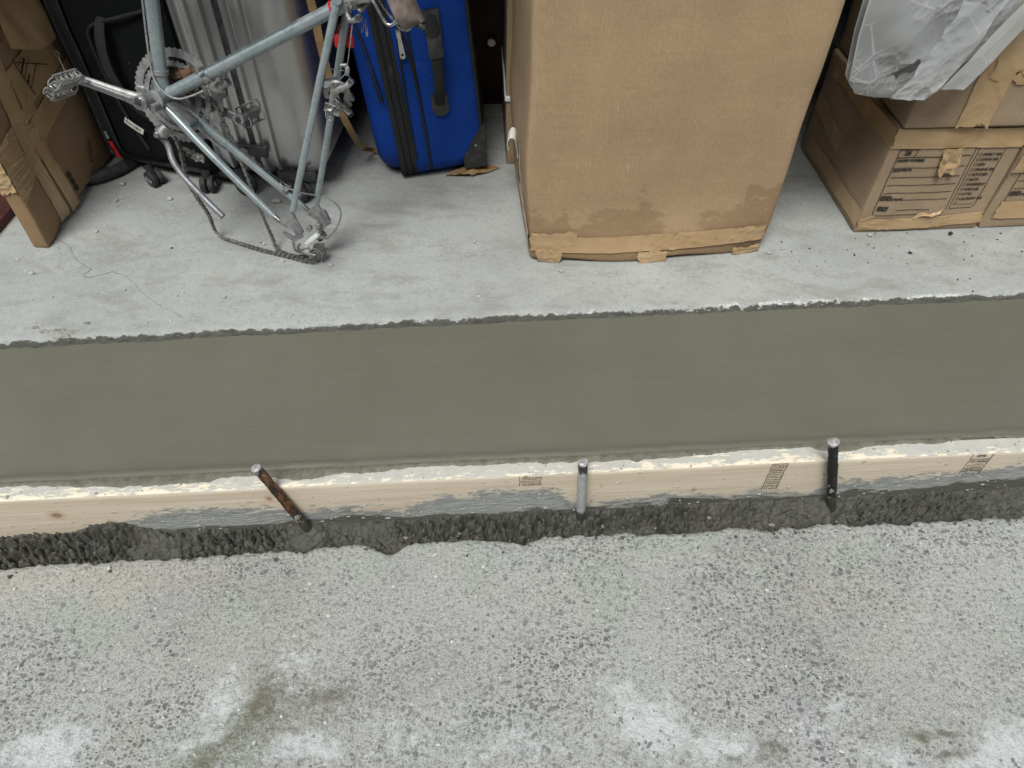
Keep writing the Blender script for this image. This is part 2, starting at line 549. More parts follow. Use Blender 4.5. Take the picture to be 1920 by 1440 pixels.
def mk_board():
    n = NT('form_lumber')
    g = n.noise(1.0, 5, 0.6, v=n.map(sc=(1.6, 75, 75)), dist=0.6)
    g2 = n.noise(1.0, 3, 0.6, v=n.map(sc=(5, 330, 330)))
    c = n.ramp(g, [(0.3, (0.63, 0.51, 0.385)), (0.46, (0.77, 0.665, 0.53)), (0.7, (0.82, 0.73, 0.60))])
    c = n.mix(n.rng(g2, 0.35, 0.6, 0.42, 0), c, (0.52, 0.38, 0.27))
    c = n.mix(n.rng(n.noise(3, 3), 0.4, 0.7, 0, 0.35), c, (0.68, 0.58, 0.45))
    k = n.attr('knot')
    c = n.mix(n.rng(k, 0.25, 0.7, 0, 0.55), c, (0.55, 0.38, 0.25))
    c = n.mix(n.rng(k, 0.72, 0.86, 0, 0.75), c, (0.30, 0.17, 0.10))
    # bleached raw top
    t = n.attr('top')
    c = n.mix(n.math('MULTIPLY', t, 0.6), c, (0.84, 0.77, 0.62))
    ts = n.math('ADD', n.attr('tops'), n.rng(n.noise(1.0, 6, 0.72, v=n.map(sc=(28, 90, 90))), 0.3, 0.7, -0.55, 0.55, False))
    c = n.mix(n.rng(ts, 0.40, 0.56, 0, 0.85), c, n.mix(n.noise(45, 4), (0.33, 0.335, 0.32), (0.54, 0.54, 0.51)))
    # dried cement wiped over the face, wet cement at the foot
    nz = n.rng(n.noise(1.0, 6, 0.75, v=n.map(sc=(26, 70, 70))), 0.25, 0.75, -0.30, 0.30, False)
    sm = n.math('ADD', n.attr('smear'), nz)
    sc_ = n.mix(n.noise(1.0, 5, 0.7, v=n.map(sc=(30, 170, 170))), (0.34, 0.36, 0.355), (0.58, 0.595, 0.585))
    c = n.mix(n.rng(sm, -0.04, 0.10, 0, 0.93), c, sc_)
    nz2 = n.rng(n.noise(1.0, 5, 0.6, v=n.map(sc=(12, 40, 40))), 0.25, 0.75, -0.12, 0.12, False)
    wt = n.math('ADD', n.attr('wet'), nz2)
    c = n.mix(n.rng(wt, -0.02, 0.04, 0, 0.95), c, n.mix(n.noise(80, 4), (0.10, 0.098, 0.075), (0.17, 0.165, 0.13)))
    hh = n.math('MULTIPLY', n.rng(sm, 0.0, 0.3), n.noise(1.0, 5, 0.7, v=n.map(sc=(45, 170, 170))))
    nb = n.bump(hh, 1.0, 0.008)
    nb = n.bump(n.math('MULTIPLY', n.rng(ts, 0.4, 0.6), n.noise(170, 4, 0.7)), 0.35, 0.003, nb)
    nb = n.bump(g2, 0.15, 0.001, nb)
    return n.done(c, 0.68, 0, nb)
M['board'] = mk_board()
M['ink'] = plain('black_ink', (0.025, 0.022, 0.02), 0.6, var=0.3, vs_=400)
def mk_ink():
    n = NT('stamp_ink')
    a = n.noise(420, 4, 0.7)
    return n.done(n.mix(n.rng(a, 0.42, 0.62), (0.05, 0.045, 0.04), (0.36, 0.29, 0.20)), 0.7)
M['stamp'] = mk_ink()

def mk_card(name, col, wetattr=False, flute=0.0068, axis=0):
    n = NT(name)
    a = n.noise(5, 5, 0.6)
    c = n.mix(n.rng(a, 0.3, 0.7), tuple(x * 0.90 for x in col), tuple(x * 1.07 for x in col))
    fb = n.noise(1.0, 4, 0.7, v=n.map(sc=(420, 420, 90)))
    c = n.mix(n.rng(fb, 0.35, 0.65), n.mix(0.22, c, (0.15, 0.09, 0.04)), c)
    hz = n.noise(1.0, 3, 0.7, v=n.map(sc=(6, 6, 420)))
    c = n.mix(n.rng(hz, 0.4, 0.62), n.mix(0.10, c, (0.15, 0.09, 0.04)), c)
    xs = n.sep()[axis]
    fl = n.math('SINE', n.math('MULTIPLY', xs, 2 * math.pi / flute))
    c = n.mix(n.rng(fl, 0.2, 1, 0, 0.05), c, tuple(x * 0.62 for x in col))
    scf = n.noise(1.0, 4, 0.7, v=n.map(sc=(55, 55, 14)))
    c = n.mix(n.rng(scf, 0.66, 0.75, 0, 0.35), c, (0.62, 0.52, 0.40))
    if wetattr:
        w = n.math('ADD', n.attr('wet'), n.rng(n.noise(1, 5, 0.65, v=n.map(sc=(16, 16, 30))), 0.25, 0.75, -0.5, 0.5, False))
        c = n.mix(n.rng(w, 0.25, 0.70, 0, 0.42), c, (0.20, 0.115, 0.055))
        rim = n.math('MULTIPLY', n.rng(w, 0.40, 0.46), n.rng(w, 0.54, 0.47))
        c = n.mix(n.math('MULTIPLY', rim, 0.22), c, (0.15, 0.08, 0.035))
    h = n.math('ADD', n.math('MULTIPLY', fl, 0.35), n.noise(160, 4, 0.6))
    nb = n.bump(h, 0.16, 0.0012)
    nb = n.bump(n.noise(14, 3), 0.2, 0.006, nb)
    return n.done(c, 0.82, 0, nb, **{'Specular IOR Level': 0.25})
M['card'] = mk_card('cardboard', (0.475, 0.335, 0.205), True)
M['card_l'] = mk_card('cardboard_dusty', (0.40, 0.296, 0.20), axis=0)
M['card_d'] = mk_card('cardboard_brown', (0.33, 0.22, 0.125), axis=1)

def mk_tape():
    n = NT('packing_tape')
    a = n.noise(12, 4)
    c = n.mix(n.rng(a, 0.3, 0.7), (0.43, 0.28, 0.14), (0.49, 0.335, 0.185))
    h = n.noise(1.0, 5, 0.6, v=n.map(sc=(60, 60, 22), rot=(0.3, 0.6, 0.2)), dist=1.2)
    h2 = n.noise(1.0, 4, 0.6, v=n.map(sc=(18, 18, 90), rot=(0.2, -0.4, 0.1)), dist=0.8)
    c = n.mix(n.rng(h2, 0.55, 0.75, 0, 0.3), c, (0.48, 0.36, 0.23))
    nb = n.bump(h, 0.12, 0.004)
    nb = n.bump(h2, 0.14, 0.003, nb)
    return n.done(c, 0.28, 0, nb, **{'Coat Weight': 0.25, 'Coat Roughness': 0.15})
M['tape'] = mk_tape()

def mk_film():
    n = NT('clear_plastic_film')
    n.t.nodes.remove(n.b)
    dif = n.new('ShaderNodeBsdfDiffuse'); dif.inputs['Color'].default_value = (0.93, 0.95, 0.97, 1)
    tra = n.new('ShaderNodeBsdfTranslucent'); tra.inputs['Color'].default_value = (0.92, 0.94, 0.96, 1)
    tr = n.new('ShaderNodeBsdfTransparent'); tr.inputs['Color'].default_value = (0.93, 0.94, 0.95, 1)
    gl = n.new('ShaderNodeBsdfGlossy'); gl.inputs['Roughness'].default_value = 0.22
    nb = n.bump(n.vor(70, feature='F1'), 0.25, 0.004)
    n.set(gl.inputs['Normal'], nb)
    m1 = n.new('ShaderNodeMixShader'); m1.inputs[0].default_value = 0.35
    n.t.links.new(dif.outputs[0], m1.inputs[1]); n.t.links.new(tra.outputs[0], m1.inputs[2])
    cr = n.attr('crease')                                # stress-whitened folds
    haze = n.math('ADD', n.rng(cr, 0.1, 0.95, 0.0, 0.30), n.rng(n.noise(5, 3, 0.5), 0.36, 0.64, 0.34, 0.48), clamp=True)
    m2 = n.new('ShaderNodeMixShader'); n.set(m2.inputs[0], haze)
    n.t.links.new(tr.outputs[0], m2.inputs[1]); n.t.links.new(m1.outputs[0], m2.inputs[2])
    fr = n.new('ShaderNodeFresnel'); fr.inputs['IOR'].default_value = 1.55; n.set(fr.inputs['Normal'], nb)
    m3 = n.new('ShaderNodeMixShader'); n.set(m3.inputs[0], n.math('MULTIPLY', fr.outputs[0], 1.7, clamp=True))
    n.t.links.new(m2.outputs[0], m3.inputs[1]); n.t.links.new(gl.outputs[0], m3.inputs[2])
    n.t.links.new(m3.outputs[0], n.out.inputs[0])
    return n.m
M['film'] = mk_film()

def mk_paint():
    n = NT('frame_paint')
    a = n.noise(25, 5, 0.6)
    c = n.mix(n.rng(a, 0.3, 0.7), (0.265, 0.308, 0.322), (0.32, 0.365, 0.378))
    ch = n.noise(130, 4, 0.75)
    c = n.mix(n.rng(ch, 0.70, 0.74), c, (0.06, 0.06, 0.06))
    du = n.noise(50, 5, 0.7)
    c = n.mix(n.rng(du, 0.52, 0.75, 0, 0.5), c, (0.36, 0.37, 0.36))
    return n.done(c, n.rng(du, 0.3, 0.7, 0.22, 0.42), 0.35, n.bump(ch, 0.08, 0.001))
M['paint'] = mk_paint()
M['chrome'] = plain('dull_chrome', (0.52, 0.52, 0.51), 0.27, 0.95, var=0.2, vs_=90, dust=0.35, bump=0.1)
M['alloy'] = plain('dusty_alloy', (0.30, 0.30, 0.295), 0.48, 0.55, var=0.3, vs_=70, dust=0.5, bump=0.2)
M['ring'] = plain('chainring_alloy', (0.33, 0.33, 0.325), 0.45, 0.5, var=0.25, vs_=80, dust=0.45, bump=0.2)
M['steel'] = plain('grey_steel', (0.20, 0.20, 0.215), 0.48, 0.45, var=0.25, vs_=80, dust=0.35, bump=0.15)
M['chain'] = plain('dirty_chain', (0.17, 0.16, 0.145), 0.6, 0.5, var=0.4, vs_=200, dust=0.6, bump=0.3)
M['cable'] = plain('grey_cable', (0.25, 0.26, 0.25), 0.5, 0.2, var=0.2)
M['rubber'] = plain('black_rubber', (0.028, 0.029, 0.031), 0.65, var=0.3, vs_=60, dust=0.14, bump=0.2)
M['bplastic'] = plain('black_plastic', (0.025, 0.027, 0.028), 0.42, var=0.25, vs_=60, dust=0.18)
M['red'] = plain('red_plastic', (0.50, 0.02, 0.025), 0.4, var=0.2)
M['rust'] = plain('dry_rust_leaf', (0.10, 0.052, 0.030), 0.9, var=0.5, vs_=120, bump=0.6)
M['leather'] = plain('worn_leather', (0.16, 0.125, 0.11), 0.5, var=0.4, vs_=45, bump=0.4, dust=0.45)
M['white'] = plain('white_plastic', (0.78, 0.79, 0.80), 0.5, var=0.05)
M['paper'] = plain('white_paper', (0.78, 0.76, 0.70), 0.8, var=0.06)
M['pull'] = plain('zip_pull_metal', (0.62, 0.60, 0.55), 0.35, 0.9, var=0.1)
M['wood_d'] = plain('dark_stained_wood', (0.055, 0.024, 0.014), 0.5, var=0.35, vs_=14, bump=0.1)
M['strip'] = plain('brown_paper_strip', (0.30, 0.185, 0.085), 0.7, var=0.25, vs_=20, bump=0.15)
M['stone'] = plain('grey_chip', (0.42, 0.42, 0.41), 0.9, var=0.3, vs_=150, bump=0.5)
M['stone_d'] = plain('dark_aggregate', (0.185, 0.185, 0.19), 0.75, var=0.5, vs_=90, bump=0.3, dust=0.25)
M['stone_m'] = plain('mid_aggregate', (0.27, 0.265, 0.26), 0.8, var=0.4, vs_=90, bump=0.3, dust=0.3)
M['black_grit'] = plain('black_grit', (0.03, 0.03, 0.03), 0.8, var=0.3)
M['crack'] = plain('crack_dirt', (0.25, 0.25, 0.24), 0.95, var=0.3)
M['shade_wall'] = plain('dark_shade_shell', (0.075, 0.068, 0.06), 0.9, var=0.08, vs_=3, bump=0.3, bs=60)  # unseen shell kept dark so the gaps at the back stay black

def mk_fabric(name, col, weave=1400, dust=0.15, rough=0.85):
    n = NT(name)
    a = n.noise(6, 5, 0.6)
    c = n.mix(n.rng(a, 0.3, 0.7), tuple(x * 0.85 for x in col), tuple(x * 1.12 for x in col))
    du = n.noise(28, 6, 0.7)
    c = n.mix(n.rng(du, 0.55, 0.8, 0, dust), c, (0.36, 0.36, 0.35))
    sp = n.vor(60)
    c = n.mix(n.math('MULTIPLY', n.rng(sp, 0.07, 0.04), n.rng(n.noise(9, 2), 0.5, 0.6, 0, 0.7)), c, (0.5, 0.5, 0.48))
    w = n.noise(weave, 1, 0.5)
    nb = n.bump(w, 0.35, 0.0006)
    nb = n.bump(n.noise(10, 3), 0.35, 0.012, nb)
    return n.done(c, rough, 0, nb, **{'Specular IOR Level': 0.22})
M['blue'] = mk_fabric('blue_luggage_fabric', (0.004, 0.047, 0.30), dust=0.06, rough=0.7)
M['black'] = mk_fabric('black_luggage_fabric', (0.0055, 0.0075, 0.0078), dust=0.035)
M['webbing'] = mk_fabric('grey_black_webbing', (0.028, 0.029, 0.031), dust=0.2)

def mk_silver():
    n = NT('silver_shell')
    a = n.noise(8, 5, 0.6)
    c = n.mix(n.rng(a, 0.3, 0.7), (0.42, 0.42, 0.416), (0.47, 0.47, 0.465))
    sc = n.noise(1, 4, 0.7, v=n.map(sc=(90, 90, 12)))
    du = n.noise(22, 6, 0.75)
    c = n.mix(n.rng(du, 0.62, 0.85, 0, 0.2), c, (0.28, 0.275, 0.265))
    return n.done(c, n.rng(du, 0.3, 0.7, 0.28, 0.36), 0.75, n.bump(n.noise(40, 2), 0.03, 0.001))
M['silver'] = mk_silver()

def mk_stake(name, base, rust, cement):
    n = NT(name)
    a = n.noise(1, 5, 0.7, v=n.map(sc=(70, 70, 28)))
    c = base
    if rust: c = n.mix(n.rng(a, 0.46, 0.58), c, n.mix(n.noise(90, 4), (0.10, 0.035, 0.012), (0.30, 0.125, 0.04)))
    z = n.attr('h')
    w = n.math('ADD', n.math('MULTIPLY', n.math('ABSOLUTE', n.math('SUBTRACT', z, cement[0])), cement[1]), n.rng(n.noise(1, 5, 0.75, v=n.map(sc=(110, 110, 60))), 0.3, 0.7, -0.5, 0.5, False))
    c = n.mix(n.rng(w, 0.5, 0.62, 0, 0.92), c, n.mix(n.noise(120, 4), (0.33, 0.33, 0.335), (0.62, 0.62, 0.62)))
    md = n.math('ADD', z, n.rng(n.noise(60, 4, 0.7), 0.3, 0.7, -0.03, 0.03, False))
    c = n.mix(n.rng(md, 0.45, 0.40), c, n.mix(n.noise(90, 4), (0.045, 0.043, 0.035), (0.10, 0.095, 0.08)))
    return n.done(c, 0.6, 0.2, n.bump(n.noise(140, 5, 0.7), 0.6, 0.003))
M['stake_r'] = mk_stake('rusty_stake', (0.03, 0.025, 0.02), True, (0.74, 1.55))
M['stake_g'] = mk_stake('cement_coated_stake', (0.05, 0.05, 0.05), False, (1.0, 6.0))
M['stake_b'] = mk_stake('black_stake', (0.018, 0.017, 0.017), False, (0.76, 1.35))
M['head'] = plain('hammered_steel_head', (0.40, 0.39, 0.39), 0.5, 0.3, var=0.35, vs_=200, bump=0.5)

# ------------------------------------------------------------------ the setting
S = 0.175                                            # garage slab level; the old pavement is z = 0
xs_f = np.linspace(-1.4, 1.4, 760)
XC = np.concatenate([[-8, -5, -3.4, -2.5, -1.9, -1.6], xs_f, [1.6, 1.9, 2.5, 3.4, 5, 8]])

def pave_edge(x):
    e = 0.7637 + 0.0681 * x - 0.00627 * x * x * (np.abs(x) < 2.6)
    for cx, dp, w in ((-0.245, 0.020, 0.026), (-0.30, -0.006, 0.02), (0.031, 0.013, 0.022), (0.53, 0.011, 0.026), (-0.62, 0.006, 0.03), (0.80, 0.004, 0.03), (0.25, -0.004, 0.05)):
        e = e - dp * np.exp(-((x - cx) / w) ** 2)
    return e + (fbm(x * 22, 0 * x, 4, 3) - 0.5) * 0.016 + (vn(x * 170, 0 * x, 9) - 0.5) * 0.003

def board_front(x): return 0.833 + 0.0735 * x
def slab_edge(x): return 1.2365 + 0.0885 * x - 0.0047 * np.clip(x, -2, 2) ** 2 + (fbm(x * 14, 0 * x + 4, 4, 31) - 0.5) * 0.008

# old pavement
fy = np.concatenate([np.linspace(0, 0.93, 150), np.linspace(0.935, 1, 14)])
rows_y = [np.full_like(XC, y) for y in (-8, -5, -3, -1.8, -1, -0.5, -0.2, 0.0, 0.12)]
pe = pave_edge(XC)
rows_y += [0.2 + (pe - 0.2) * t for t in fy]
Yp = np.array(rows_y); Xp = np.broadcast_to(XC, Yp.shape).copy()
dist = np.clip(pe - Yp, 0, None)
Zp = (fbm(Xp * 9, Yp * 9, 4, 5) - 0.5) * 0.006 + (fbm(Xp * 70, Yp * 70, 3, 6) - 0.5) * 0.0028
f1, f2 = worley(Xp * 95, Yp * 95, 8)
Zp -= np.where(f1 < 0.28, 0.0012, 0) * (fbm(Xp * 4, Yp * 4, 3, 12) > 0.48)
Zp -= 0.007 * np.exp(-dist / 0.006) * (0.4 + vn(Xp * 90, Yp * 90, 4))
Yp2 = [pe + 0.002 + (vn(XC * 80, 0 * XC, k) - 0.5) * 0.008 for k in range(1, 5)]
Zp2 = [np.full_like(XC, z) + (vn(XC * 90, 0 * XC, 20 + k) - 0.5) * 0.006 for k, z in enumerate((-0.014, -0.03, -0.055, -0.14))]
X = np.vstack([Xp] + [XC[None]] * 4); Y = np.vstack([Yp, np.array(Yp2)]); Z = np.vstack([Zp, np.array(Zp2)])
def blobs(X, Y, L):
    o = np.zeros_like(X)
    for cx, cy, rx, ry, a, k in L:
        c, s_ = math.cos(a), math.sin(a)
        dx, dy = X - cx, Y - cy
        q = ((dx * c + dy * s_) / rx) ** 2 + ((-dx * s_ + dy * c) / ry) ** 2
        o = np.maximum(o, k * np.exp(-q))
    return o
WX = X + (fbm(X * 12, Y * 12, 3, 41) - 0.5) * 0.09; WY = Y + (fbm(X * 12, Y * 12, 3, 42) - 0.5) * 0.09
wet = blobs(WX, WY, [(-0.425, 0.425, 0.075, 0.040, 0.75, 1.05), (-0.485, 0.365, 0.040, 0.034, 0.6, 0.9), (-0.40, 0.40, 0.14, 0.07, 0.6, 0.6), (-0.28, 0.44, 0.10, 0.045, 0.2, 0.5), (-0.30, 0.455, 0.065, 0.024, 0.15, 0.85), (-0.36, 0.44, 0.05, 0.02, 0.2, 0.7), (0.700, 0.415, 0.020, 0.011, -0.1, 1.05), (0.735, 0.424, 0.017, 0.010, 0.5, 1.0), (0.735, 0.380, 0.025, 0.012, 0.1, 0.85),
                          (0.435, 0.375, 0.03, 0.035, 1.4, 0.8), (0.36, 0.352, 0.035, 0.02, 0.1, 0.75), (0.285, 0.37, 0.012, 0.018, 0, 0.7)])
white = blobs(WX, WY, [(0.23, 0.415, 0.085, 0.05, 0.1, 1.0), (0.34, 0.375, 0.09, 0.04, 0.1, 0.95), (0.18, 0.46, 0.05, 0.03, 0, 0.7), (-0.34, 0.368, 0.08, 0.026, 0.2, 1.0), (-0.50, 0.455, 0.05, 0.03, 0.9, 0.75), (-0.40, 0.445, 0.05, 0.018, 0.8, 0.8), (-0.50, 0.40, 0.05, 0.02, 0.4, 0.7), (-0.76, 0.37, 0.08, 0.04, 0.5, 0.9), (0.82, 0.375, 0.10, 0.04, 0.1, 0.95), (0.62, 0.36, 0.08, 0.03, 0, 0.7), (0.02, 0.36, 0.12, 0.03, 0, 0.5), (-0.36, 0.50, 0.05, 0.03, 0.6, 0.6), (-0.16, 0.40, 0.1, 0.05, 0, 0.45), (0.55, 0.43, 0.08, 0.03, 0.2, 0.5)])
tan = blobs(WX, WY, [(-0.75, 0.66, 0.22, 0.05, 0.06, 0.75), (-0.96, 0.66, 0.1, 0.05, 0, 0.8), (-0.63, 0.37, 0.03, 0.05, 0.2, 0.7), (0.10, 0.63, 0.10, 0.05, 0, 0.35), (0.64, 0.64, 0.10, 0.08, 0, 0.4), (-0.55, 0.56, 0.2, 0.08, 0, 0.35), (0.2, 0.75, 0.1, 0.02, 0, 0.4)])
cov = np.clip(blobs(WX, WY, [(-0.20, 0.64, 0.17, 0.06, 0.3, 1.0), (-0.36, 0.56, 0.12, 0.07, 0.4, 0.9), (0.95, 0.68, 0.14, 0.05, 0.3, 0.9), (-0.85, 0.66, 0.25, 0.05, 0, 0.75), (0.60, 0.57, 0.04, 0.035, 0, 0.9)]) + 0.6 * white + 0.5 * wet, 0, 1)
V, F = grid(X, Y, Z)
pave = obj('pavement', V, F, M['pave'], None, 180, dict(wet=wet, white=white, tan=tan, cov=cov))
tag(pave, 'old worn grey pavement with exposed dark aggregate and a ragged edge', 'pavement', kind='structure')

# wet cement mud in the trench between board and pavement
nm = 60
tm = np.linspace(0, 1, nm)[:, None]
XM = np.linspace(-1.3, 1.35, 1500)[None, :] + 0 * tm
y0 = pave_edge(XM) - 0.018; y1 = board_front(XM) + 0.006
YM = y0 + (y1 - y0) * tm
wx_ = XM + (fbm(XM * 40, YM * 40, 3, 54) - .5) * .008; wy_ = YM + (fbm(XM * 40, YM * 40, 3, 55) - .5) * .008
f1, f2 = worley(wx_ * 62, wy_ * 62, 51); g1, g2 = worley(wx_ * 120 + 5, wy_ * 120, 52)
am = (0.35 + 1.5 * sst(0.3, 0.7, fbm(XM * 7, YM * 7, 3, 58))) * (1 - 0.75 * sst(0.80, 0.97, tm))
ZM = -0.043 + 0.024 * tm ** 1.3 + am * (0.019 * (np.sqrt(np.clip(1.0 - f1 * 1.15, 0, 1)) - 0.55) + 0.012 * (np.sqrt(np.clip(1.0 - g1 * 1.15, 0, 1)) - 0.55)) + (fbm(XM * 150, YM * 150, 3, 57) - .5) * 0.007 - am * 0.009 * np.exp(-(f2 - f1) / 0.09) + (fbm(XM * 24, YM * 24, 4, 53) - 0.5) * 0.034 * (1 - 0.6 * sst(0.8, 1.0, tm))
ZM += 0.042 * np.exp(-((XM + 0.80) / 0.075) ** 2) * sst(0.55, 1.0, tm) + 0.014 * np.exp(-((XM + 0.98) / 0.12) ** 2) * sst(0.4, 1, tm)
for sx in (-0.405, 0.145, 0.672):
    d = np.hypot(XM - sx, (YM - board_front(XM) + 0.014) * 1.2)
    k = np.exp(-(d / 0.030) ** 2)
    ZM = ZM * (1 - 0.85 * k) + (-0.004) * 0.85 * k
ZM += 0.006 * sst(0.88, 1.0, tm)
V, F = grid(XM, YM, ZM)
mud = obj('mud_trench', V, F, M['mud'], None, 180)
tag(mud, 'strip of dark lumpy wet cement mud between form board and pavement', 'mud', kind='structure')

# garage slab with a broken front arris
dy = np.concatenate([np.linspace(0, 0.012, 6), np.linspace(0.015, 0.09, 22), np.linspace(0.097, 0.75, 90), [0.9, 1.2, 1.6, 2.2, 3, 4]])
se = slab_edge(XC)
chip = np.clip(fbm(XC * 30, 0 * XC, 4, 71) - 0.46, 0, 1) * 0.028
Yt = se + dy[:, None]; Xt = np.broadcast_to(XC, Yt.shape).copy()
Zt = S + (fbm(Xt * 5, Yt * 5, 3, 61) - 0.5) * 0.003 + (fbm(Xt * 60, Yt * 60, 3, 62) - 0.5) * 0.0009
Zt -= (0.003 + chip) * np.exp(-dy[:, None] / (0.004 + 0.25 * chip)) * (0.4 + vn(Xt * 120, Yt * 120, 63))
fr = [(-0.002, -0.006), (-0.004, -0.011), (-0.006, -0.016), (-0.010, -0.024), (-0.012, -0.12)]
Yf = np.array([se + a + (fbm(XC * 60, 0 * XC + k, 4, 64) - 0.5) * 0.007 for k, (a, b) in enumerate(fr)])
Zf = np.array([S + b + (fbm(XC * 70, 0 * XC + k, 3, 65) - 0.5) * 0.005 - chip * 0.3 for k, (a, b) in enumerate(fr)])
X = np.vstack([np.broadcast_to(XC, Zf.shape)[::-1], Xt]); Y = np.vstack([Yf[::-1], Yt]); Z = np.vstack([Zf[::-1], Zt])
dd = np.concatenate([np.full(len(fr), 0.0), dy])[:, None] + 0 * X
edge = 0.58 * np.exp(-dd / 0.010) * (0.35 + 0.75 * sst(-0.2, 0.7, X)) * (0.5 + 1.0 * sst(0.35, 0.65, fbm(X * 9, 0 * X, 3, 66))); edge[:len(fr)] = 0.5
face = np.zeros_like(X); face[:len(fr)] = np.array([1.0, 1.05, 1.0, 0.9, 0.75])[:, None]; face[len(fr)] = 0.45; face[len(fr) + 1] = 0.15
face[:len(fr)] -= 0.20 * sst(0.1, 0.5, X[:len(fr)]) * sst(1.1, 0.6, X[:len(fr)])
V, F = grid(X, Y, Z)
slab = obj('garage_floor', V, F, M['slab'], None, 180, dict(edge=edge, face=face))
tag(slab, 'pale grey garage floor slab with a chipped whitish front edge', 'floor', kind='structure')

ck = [(-1.155, 1.50), (-1.122, 1.482), (-1.092, 1.460), (-1.075, 1.432), (-1.052, 1.405), (-1.010, 1.378), (-1.018, 1.352), (-1.000, 1.347), (-0.955, 1.368), (-0.925, 1.358), (-0.880, 1.318), (-0.835, 1.275), (-0.80, 1.25), (-0.755, 1.225), (-0.735, 1.205)]
P = []
for k in range(len(ck) - 1):
    for q in range(6):
        t = q / 6; a, b = ck[k], ck[k + 1]
        P.append((a[0] + (b[0] - a[0]) * t + random.uniform(-.002, .002), a[1] + (b[1] - a[1]) * t + random.uniform(-.002, .002), S + 0.0004))
wd = [0.0009 * (1 - 0.55 * i / len(P)) * random.uniform(0.5, 1.2) for i in range(len(P))]
V, F = ribbon(P, (0.5, 0.85, 0), wd, 0.0012)
obj('crack', V, F, M['crack'], slab)

# splash of grey cement on the slab edge
def splat(name, cx, cy, z, r, mat, parent, seed, sq=0.6, h=0.004):
    rn = random.Random(seed); V = [(cx, cy, z + h)]; F = []
    m = 40
    for ring, (rr, hh) in enumerate(((0.55, h * 0.9), (0.85, h * 0.6), (1.0, 0.0))):
        for k in range(m):
            a = 2 * math.pi * k / m
            q = r * rr * (0.65 + 0.7 * mnoise.noise(Vector((math.cos(a) * 1.6 + seed, math.sin(a) * 1.6, seed * 0.7))) + 0.25 * mnoise.noise(Vector((math.cos(a) * 5, math.sin(a) * 5 + seed, 0))) + 0.2)
            V.append((cx + q * math.cos(a), cy + q * sq * math.sin(a), z + hh + rn.uniform(-.0008, .0008) * (ring < 2)))
    for k in range(m):
        k2 = (k + 1) % m
        F.append([0, 1 + k, 1 + k2])
        for ring in range(2):
            b = 1 + ring * m
            F.append([b + k, b + m + k, b + m + k2, b + k2])
    return obj(name, V, F, mat, parent, 180)
M['splash'] = plain('dried_cement_splash', (0.27, 0.265, 0.235), 0.85, var=0.3, vs_=80, bump=0.6)
splat('cement_splash', -0.985, 1.158, S, 0.030, M['splash'], slab, 3)
splat('cement_splash', -1.055, 1.175, S, 0.010, M['splash'], slab, 5)
splat('cement_splash', -0.945, 1.190, S, 0.008, M['splash'], slab, 8)
splat('cement_splash', -1.030, 1.163, S, 0.012, M['splash'], slab, 11)

# freshly poured strip
prof = [(-0.003, 0.105), (-0.001, 0.1190), (0.0015, 0.1215), (0.004, 0.1232), (0.008, 0.1240), (0.012, 0.1238), (0.016, 0.1226), (0.020, 0.1220)]
xsf = np.linspace(-1.6, 1.6, 420)
yb = board_front(xsf) + 0.0415
ys_ = slab_edge(xsf) + 0.03
rows = []
for a, z in prof: rows.append((yb + a + (vn(xsf * 40, 0 * xsf, 81) - 0.5) * 0.003, z + (vn(xsf * 25, 0 * xsf + a * 90, 82) - 0.5) * 0.0014))
for t in np.linspace(0.03, 1, 40):
    y = yb + 0.020 + (ys_ - yb - 0.020) * t
    rows.append((y, 0.1222 + 0.039 * t + (fbm(xsf * 3, y * 9, 3, 83) - 0.5) * 0.0022))
Y = np.array([r_[0] for r_ in rows]); Z = np.array([r_[1] for r_ in rows]); X = np.broadcast_to(xsf, Y.shape)
V, F = grid(X, Y, Z)
fresh = obj('fresh_concrete_strip', V, F, M['fresh'], None, 180)
tag(fresh, 'smooth olive grey strip of freshly poured concrete between slab and form board', 'concrete', kind='structure')
# ragged spill lapping over the board's top
xs2 = np.linspace(-1.55, 1.55, 1300)
wsp = 0.006 + 0.020 * np.clip(fbm(xs2 * 6, 0 * xs2, 3, 91) - 0.30, 0, 1) * 2 + (fbm(xs2 * 60, 0 * xs2, 4, 92) - 0.5) * 0.009
wsp += 0.014 * np.exp(-((xs2 + 0.43) / 0.10) ** 2) + 0.007 * np.exp(-((xs2 - 0.85) / 0.06) ** 2) - 0.004 * sst(-0.2, 0.4, xs2)
wsp = np.clip(wsp, 0.0015, 0.034)
rows = []
yb2 = board_front(xs2) + 0.0435
for t, z in ((0, 0.1195), (0.25, 0.1222), (0.6, 0.1218), (0.9, 0.1210), (1.0, 0.1196)):
    y = yb2 - wsp * t
    rows.append((y, z + (fbm(xs2 * 90, y * 300, 3, 93) - 0.5) * 0.0022 * (0 < t < 1)))
Y = np.array([r_[0] for r_ in rows])[::-1]; Z = np.array([r_[1] for r_ in rows])[::-1]; X = np.broadcast_to(xs2, Y.shape)
V, F = grid(X, Y, Z)
obj('cement_spill', V, F, M['spill'], fresh, 180)

# unseen garage shell added over the slab to shade the back
gar = thing('garage_shade_shell', 'unseen garage walls, ceiling and half-lowered door added to shade the back', 'building', (0, 3, S))
for nm_, c, s_ in (('back_wall', (0, 1.6, 1.25), (7, 0.15, 2.6)), ('side_wall', (-1.72, 0.05, 1.25), (0.15, 2.9, 2.6)), ('side_wall', (1.78, 0.05, 1.25), (0.15, 2.9, 2.6)), ('ceiling', (0, 0.0, 2.62), (7.2, 3.5, 0.12)), ('shade_door', (0, -1.70, 1.98), (7, 0.06, 1.18))):  # added door hangs low and side walls stand close to cut light
    V, F = bbox(c, s_)
    obj(nm_, V, F, M['shade_wall'], gar)

